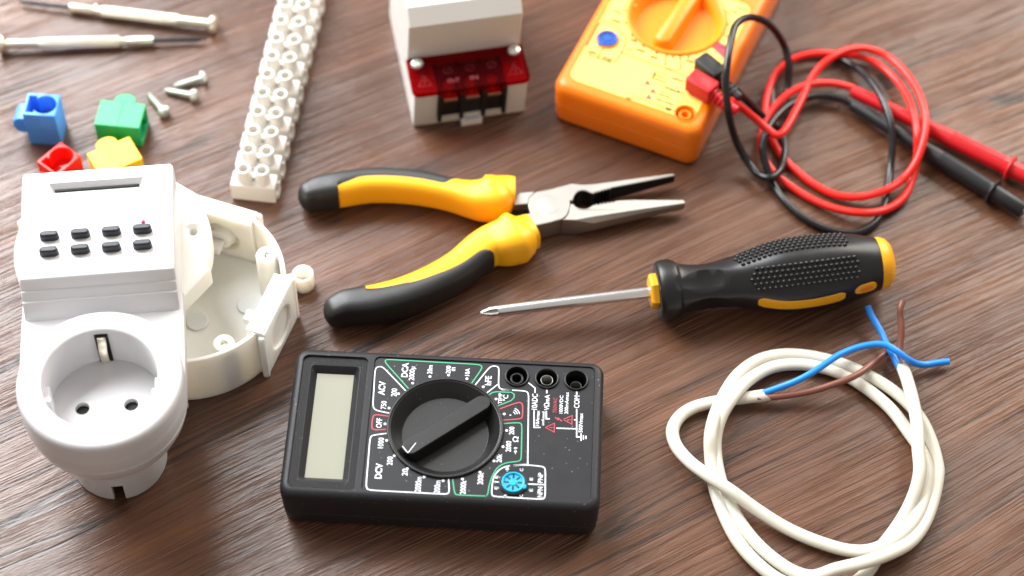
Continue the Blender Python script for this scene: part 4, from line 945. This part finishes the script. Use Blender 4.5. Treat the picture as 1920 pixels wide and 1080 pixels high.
# ------------------------------------------------------------------ coloured connector blocks
def block(name_mat, label, M4):
    T = thing('connector_block', label, 'connector block', M4.translation, 0, 'coloured plastic connector blocks')
    T.rotation_euler = M4.to_euler()
    L_, W_, H_ = 20.5, 14.6, 12.8
    m = MB(); loop = rrect(L_, W_, .35, 2); m.levels(loop, [(-H_/2, .3), (-H_/2+.3, 0), (H_/2-.3, 0), (H_/2, .3)])
    c1 = MB(); c1.lathe([(0, 1.2), (5.3, 1.2), (5.3, 14), (0, 14)], (0, -1.6, 0), (1, 0, 0), 40)
    c2 = MB(); c2.box(-1, 14, 2.6, 6.3, -4.9, 4.9)
    part('shell', m, name_mat, T, cuts=[c1, c2], smooth=30)
    k = MB(); o = [(-4.9, 6.9), (4.9, 6.9), (4.9, 9.6)] + [(4.9*math.cos(R(a)), 9.6+4.0*math.sin(R(a))) for a in range(15, 180, 15)] + [(-4.9, 9.6)]
    k.prism(o, -4.6, 4.6, .3); part('tab', k, name_mat, T, smooth=30)
    k = MB(); k.lathe([(0, -.2), (4.6, -.2), (4.6, .9), (3.4, 1.25), (2.0, .9), (0, .9)], (.6, -1.6, 0), (1, 0, 0), 32); part('spring_clip', k, name_mat if name_mat == 'b_red' else 'contact', T)
    k = MB(); k.box(-.12, .12, -W_/2-.1, W_/2+.1, -H_/2-.1, H_/2+.1); part('seam', k, name_mat, T, smooth=0)
def basis(loc, ex, ey, ez):
    m = Matrix((ex, ey, ez)).transposed().to_4x4(); m.translation = Vector(loc); return m
ca, sa = math.cos, math.sin
block('b_blue', 'blue connector block standing with its round socket facing up', basis((-211.8, 614.9, 10.25), (0, 0, 1), (-ca(R(-3)), -sa(R(-3)), 0), (sa(R(-3)) * 1.0, -ca(R(-3)), 0)))
a = R(-5); block('b_green', 'green connector block with its tab pointing away, behind the yellow one', basis((-178, 617, 6.4), (ca(a), sa(a), 0), (-sa(a), ca(a), 0), (0, 0, 1)))
a = R(31); block('b_yellow', 'yellow connector block half hidden behind the timer', basis((-177.3, 592.8, 6.4), (ca(a), sa(a), 0), (-sa(a), ca(a), 0), (0, 0, 1)))
a = R(-128); block('b_red', 'red connector block standing open side up behind the timer', basis((-199.6, 584.3, 10.25), (0, 0, 1), (ca(a), sa(a), 0), (-sa(a), ca(a), 0)))

# ------------------------------------------------------------------ small screws
def small_screw(tip, head, label):
    v = Vector((*(head-tip).xy, 0)); L_ = v.length
    T = thing('screw', label, 'screw', (tip.x, tip.y, 0), math.atan2(v.y, v.x), 'zinc screws on the table')
    hr = 3.1; ax = Vector((L_, 0, 1.1)).normalized(); O = Vector((0, 0, 1.5))
    k = MB(); prof = [(0, 0), (.35, .6)]; s = 1.2
    while s < L_-1.2:
        g = min(1, .45+s/5); prof += [(1.0*g, s), (1.75*g, s+.42), (1.0*g, s+.95)]; s += 1.35
    prof += [(1.2, L_-.6), (1.3, L_+.2)]
    sh = part('shank', k.lathe(prof, O, ax, 20), 'zinc', T, smooth=20)
    k = MB(); k.lathe([(0, L_-.1), (1.3, L_-.1), (hr, L_), (hr, L_+.7), (2.7, L_+1.7), (1.6, L_+2.3), (0, L_+2.45)], O, ax, 28)
    P = O+ax*(L_+2.6); fr = Matrix.Translation(P) @ ax.to_track_quat('Z', 'Y').to_matrix().to_4x4()
    part('head', k, 'zinc', T, cuts=[MB().box(-1.8, 1.8, -.4, .4, -1.4, 1, fr), MB().box(-.4, .4, -1.8, 1.8, -1.4, 1, fr)], smooth=35)
Z2 = lambda x, y: (x/4.571, 120+y/4.571)
small_screw(at(*Z2(1262, 250), 1.5), at(*Z2(1400, 405), 2.5), 'zinc screw lying apart, head towards the camera, nearest the green block')
small_screw(at(*Z2(1398, 220), 1.5), at(*Z2(1652, 268), 2.5), 'middle zinc screw whose tip touches another screw, head to the right')
small_screw(at(*Z2(1480, 192), 1.5), at(*Z2(1728, 118), 2.5), 'farthest zinc screw of the three, head pointing up to the right')

# ------------------------------------------------------------------ precision screwdrivers
def fine_driver(knob, tip, label, flat):
    v = Vector((*(tip-knob).xy, 0)); L_ = v.length
    T = thing('precision_screwdriver', label, 'screwdriver', (knob.x, knob.y, 0), math.atan2(v.y, v.x))
    ax = Vector((L_, 0, -1.9)).normalized(); O = Vector((0, 0, 4.4))
    k = MB(); k.lathe([(0, -2.4), (2.6, -2.4), (4.1, -1.9), (4.4, -1.0), (4.3, .2), (3.4, .7), (1.4, .8), (1.4, 1.6), (0, 1.6)], O, ax, 32); part('swivel_knob', k, 'nickel', T)
    h0, h1, h2 = L_*.045, L_*.585, L_*.735
    k = MB(); n = 32
    k.lathe([(0, 1.4), (1.8, 1.4), (2.2, 2.0), (2.25, h1*.35)], O, ax, n)
    gl = []
    for s in (h1*.30, h1*.97): gl.append([O+ax*s+Vector((0, 1, 0))*((2.35+.16*(-1)**j)*math.cos(2*math.pi*j/48))+Vector((0, 0, 1))*((2.35+.16*(-1)**j)*math.sin(2*math.pi*j/48)) for j in range(48)])
    k.loft(gl)
    k.lathe([(0, h1*.97), (2.1, h1*.97), (1.75, h1+1), (1.75, h1+3), (2.15, h1+4), (2.2, h2-.6), (1.9, h2), (0, h2)], O, ax, n); H = part('handle', k, 'nickel', T, smooth=25)
    k = MB(); c = O+ax*(h1+2); k.lathe([(0, 0), (.8, 0), (.8, 1.6), (.5, 1.9), (0, 1.95)], c+Vector((0, 0, 0)), Vector((0, -1, .2)) if flat else Vector((0, 1, -.2)), 14); k.v = [p+(Vector((0, -1, .2)) if flat else Vector((0, 1, -.2))).normalized()*1.2 for p in k.v]; part('grub_screw', k, 'zinc', H)
    k = MB()
    if flat: k.lathe([(0, h2-1), (1.05, h2-1), (1.05, L_-5), (.9, L_-1.2), (.3, L_), (0, L_)], O, ax, 16)
    else: k.lathe([(0, h2-1), (1.05, h2-1), (1.05, L_-4), (.15, L_), (0, L_)], O, ax, 16)
    part('blade', k, 'darkblade', T)
Z1 = lambda x, y: (x/4.571, y/4.571)
fine_driver(at(*Z1(1815, 205), 4.4), at(*Z1(165, 12), 2.6), 'precision screwdriver at the top edge, knob on its right end', True)
fine_driver(at(*Z1(28, 380), 4.4), at(*Z1(1775, 334), 2.6), 'precision screwdriver nearer the camera, knob on its left end', False)

# ------------------------------------------------------------------ test leads of the orange meter
G6 = lambda x, y: (1260+x/2.348, y/2.348)
H6 = lambda x, y: (1260+x/3.6, 60+y/3.6)
def lead(kind, label, cable_pts, plug_pts, zt, jack, probe, zp):
    mp, mc = ('plug_red', 'lead_red') if kind == 'red' else ('plug_black', 'lead_black')
    c = at(*G6(750, 560), 0); T = thing('test_lead', label, 'test lead', (c.x, c.y, 0), 0)
    pts = spline([at(*f(x, y), z) for f, x, y, z in cable_pts], 8)
    m = MB(); m.tube(pts, 1.75, None, 14); part('lead_cable', m, mc, T, T, smooth=60)
    # right-angled plug sitting on its jack
    a = Vector(at(*plug_pts[0], zt)); b = Vector(at(*plug_pts[1], zt)); a.z = b.z = 0
    d = (b-a).normalized(); s = Vector((-d.y, d.x, 0)); L_ = (b-a).length
    fr = Matrix((d, s, Vector((0, 0, 1)))).transposed().to_4x4(); fr.translation = a
    m = MB(); lo = rrect(L_, 7.6, 1.3, 5, L_/2, 0); m.levels(lo, [(24.9, 1.1), (25.6, .3), (28, 0), (zt-.8, 0), (zt-.2, .3), (zt, .9)])
    m.xf(fr); B_ = part('plug_body', m, mp, T, T, smooth=40)
    m = MB()
    for i in range(5):
        z = 26.3+i*1.55; m.box(L_*.06, L_*.98, -3.95, -3.6, z, z+.8); m.box(L_*.06, L_*.98, 3.6, 3.95, z, z+.8)
    m.xf(fr); part('grip_ridge', m, mp, B_, T, smooth=0)
    m = MB(); jx = Vector((3.9, 0, 0)); m.lathe([(0, 10), (1.3, 10), (1.4, 22), (3.2, 24), (3.6, 25.2), (0, 25.2)], jx, n=24); m.xf(fr); part('plug_pin', m, mp, B_, T)
    zb = (24.9+zt)/2+.2
    m = MB(); prof = [(0, L_-1), (3.3, L_-1), (3.2, L_+.6)]; x = L_+.6
    for i in range(4): prof += [(2.1, x+.1), (2.1, x+.9), (3.1-.12*i, x+1.0), (3.1-.12*i, x+2.1), (2.1, x+2.2)]; x += 2.2
    prof += [(2.5, x+.2), (2.5, x+3.0), (2.0, x+3.6), (0, x+3.6)]
    m.lathe(prof, (0, 0, zb), (1, 0, -.12), 24); m.xf(fr); part('cable_boot', m, mp, B_, T, smooth=30)
    # probe
    p0 = at(*probe[0], zp); p1 = at(*probe[1], zp); ax = (p1-p0).normalized(); Lp = (p1-p0).length
    m = MB(); m.lathe([(0, -.4), (1.9, -.4), (2.7, 0), (2.9, 2), (3.2, Lp*.32), (4.0, Lp*.5), (4.05, Lp*.78), (3.9, Lp*.86), (3.7, Lp), (3.3, Lp+.6), (0, Lp+.6)], p0, ax, 32); Pb = part('probe_handle', m, mp, T, T, smooth=40)
    g = p0+ax*(Lp*probe[2]); m = MB(); m.lathe([(3.2, -.9), (5.6, -.6), (6.0, 0), (5.6, .6), (3.2, .9)], g, ax, 36, close=True); part('finger_guard', m, mp, Pb, T, smooth=40)
    m = MB(); sx = ax.orthogonal().normalized(); up = Vector((0, 0, 1)); sd = ax.cross(up).normalized(); uq = sd.cross(ax)
    i = 0; s_ = Lp*(probe[2]-.30)
    while s_ < Lp*(probe[2]-.03):
        for kx in range(-3, 4):
            th = math.pi/2+kx*.21+.1*(i % 2); rr = 4.03; nn = sd*math.cos(th)+uq*math.sin(th); m.dome(p0+ax*s_+nn*(rr-.12), nn, .34, 6, .42)
        s_ += .85; i += 1
    o = part('probe_knurl', m, mp, Pb, T, smooth=60); o['kind'] = 'stuff'
    m = MB(); m.lathe([(0, Lp), (1.0, Lp), (1.0, Lp+16), (.2, Lp+19), (0, Lp+19)], p0, ax, 16); part('probe_tip', m, 'chrome', T, T)
lead('red', 'red test lead plugged into the orange meter, coiled beside its red probe',
     [(H6, 395, 462, 27), (H6, 440, 490, 24), (H6, 500, 535, 19), (H6, 580, 600, 14.5), (H6, 650, 660, 12.5), (H6, 705, 697, 12), (H6, 745, 682, 12), (H6, 790, 620, 11.5), (H6, 838, 530, 10), (G6, 575, 430, 8.6), (G6, 612, 350, 9), (G6, 660, 287, 10.5), (G6, 720, 243, 11), (G6, 790, 217, 9), (G6, 865, 217, 6.5), (G6, 950, 250, 6), (G6, 1035, 330, 9), (G6, 1095, 430, 12.5), (G6, 1117, 530, 13.5), (G6, 1105, 630, 12), (G6, 1068, 725, 8.5), (G6, 1010, 795, 6), (G6, 930, 842, 6), (G6, 820, 868, 3.6), (G6, 720, 858, 2.4), (G6, 620, 808, 2), (G6, 545, 748, 2), (G6, 487, 690, 2), (G6, 450, 630, 2.5), (G6, 425, 560, 4), (G6, 412, 480, 4), (G6, 428, 390, 4), (G6, 465, 315, 4.8), (G6, 530, 262, 6.2), (G6, 610, 238, 6.5), (G6, 700, 236, 5.8), (G6, 790, 243, 4), (G6, 880, 268, 3.2), (G6, 965, 330, 4), (G6, 1030, 415, 8), (G6, 1066, 510, 11.5), (G6, 1080, 600, 11.5), (G6, 1078, 690, 6), (G6, 1060, 780, 3), (G6, 1020, 870, 2.4), (G6, 945, 922, 3.2), (G6, 850, 938, 5.0), (G6, 730, 922, 3.4), (G6, 620, 880, 2.2), (G6, 520, 818, 2.2), (G6, 445, 755, 4), (G6, 402, 685, 5.5), (G6, 390, 610, 6), (G6, 408, 545, 7), (G6, 450, 475, 8), (G6, 515, 412, 8.8), (G6, 600, 374, 8.5), (G6, 700, 367, 7), (G6, 800, 388, 5.4)],
     ((1293, 137), (1340, 164)), 33.5, JV, (G6(795, 400), G6(1640, 815), .825), 5.2)
lead('black', 'black test lead with angled plug, looping high over the orange meter',
     [(H6, 420, 378, 27), (H6, 470, 430, 21), (H6, 530, 485, 15), (H6, 600, 555, 9), (H6, 665, 612, 5.5), (H6, 715, 640, 4), (H6, 742, 690, 2.6), (H6, 758, 760, 2.4), (H6, 752, 860, 3.5), (H6, 720, 945, 6), (H6, 660, 985, 7), (H6, 590, 965, 6), (H6, 510, 875, 7), (H6, 440, 750, 14), (H6, 395, 610, 24), (H6, 370, 460, 34), (H6, 362, 330, 40), (H6, 375, 190, 44), (G6, 262, 165, 45), (G6, 285, 105, 44), (G6, 340, 76, 40), (G6, 405, 92, 34), (G6, 462, 145, 24), (G6, 500, 215, 14), (G6, 515, 290, 10), (G6, 512, 360, 5), (G6, 505, 420, 2.4), (G6, 490, 470, 2), (G6, 465, 490, 2), (G6, 446, 465, 2), (G6, 440, 410, 2.2), (G6, 455, 340, 2.2), (G6, 490, 280, 2.4), (G6, 550, 240, 2.6), (G6, 630, 232, 2.6), (G6, 735, 258, 2.2), (G6, 820, 305, 5), (G6, 885, 370, 10), (G6, 935, 455, 12.5), (G6, 965, 550, 11), (G6, 970, 640, 7), (G6, 962, 740, 2.5), (G6, 950, 830, 1.9), (G6, 930, 920, 1.8), (G6, 890, 985, 1.9), (G6, 810, 1025, 1.9), (G6, 700, 1015, 1.9), (G6, 590, 965, 1.9), (G6, 500, 890, 1.9), (G6, 445, 810, 2.4), (G6, 415, 730, 6), (G6, 398, 650, 9.5), (G6, 412, 590, 11), (G6, 450, 525, 10), (G6, 520, 462, 7), (G6, 600, 428, 5.5), (G6, 690, 423, 5), (G6, 770, 445, 5), (G6, 805, 465, 5)],
     ((1312, 103), (1352, 135)), 33.5, JA, (G6(795, 462), G6(1545, 925), .83), 5.2)
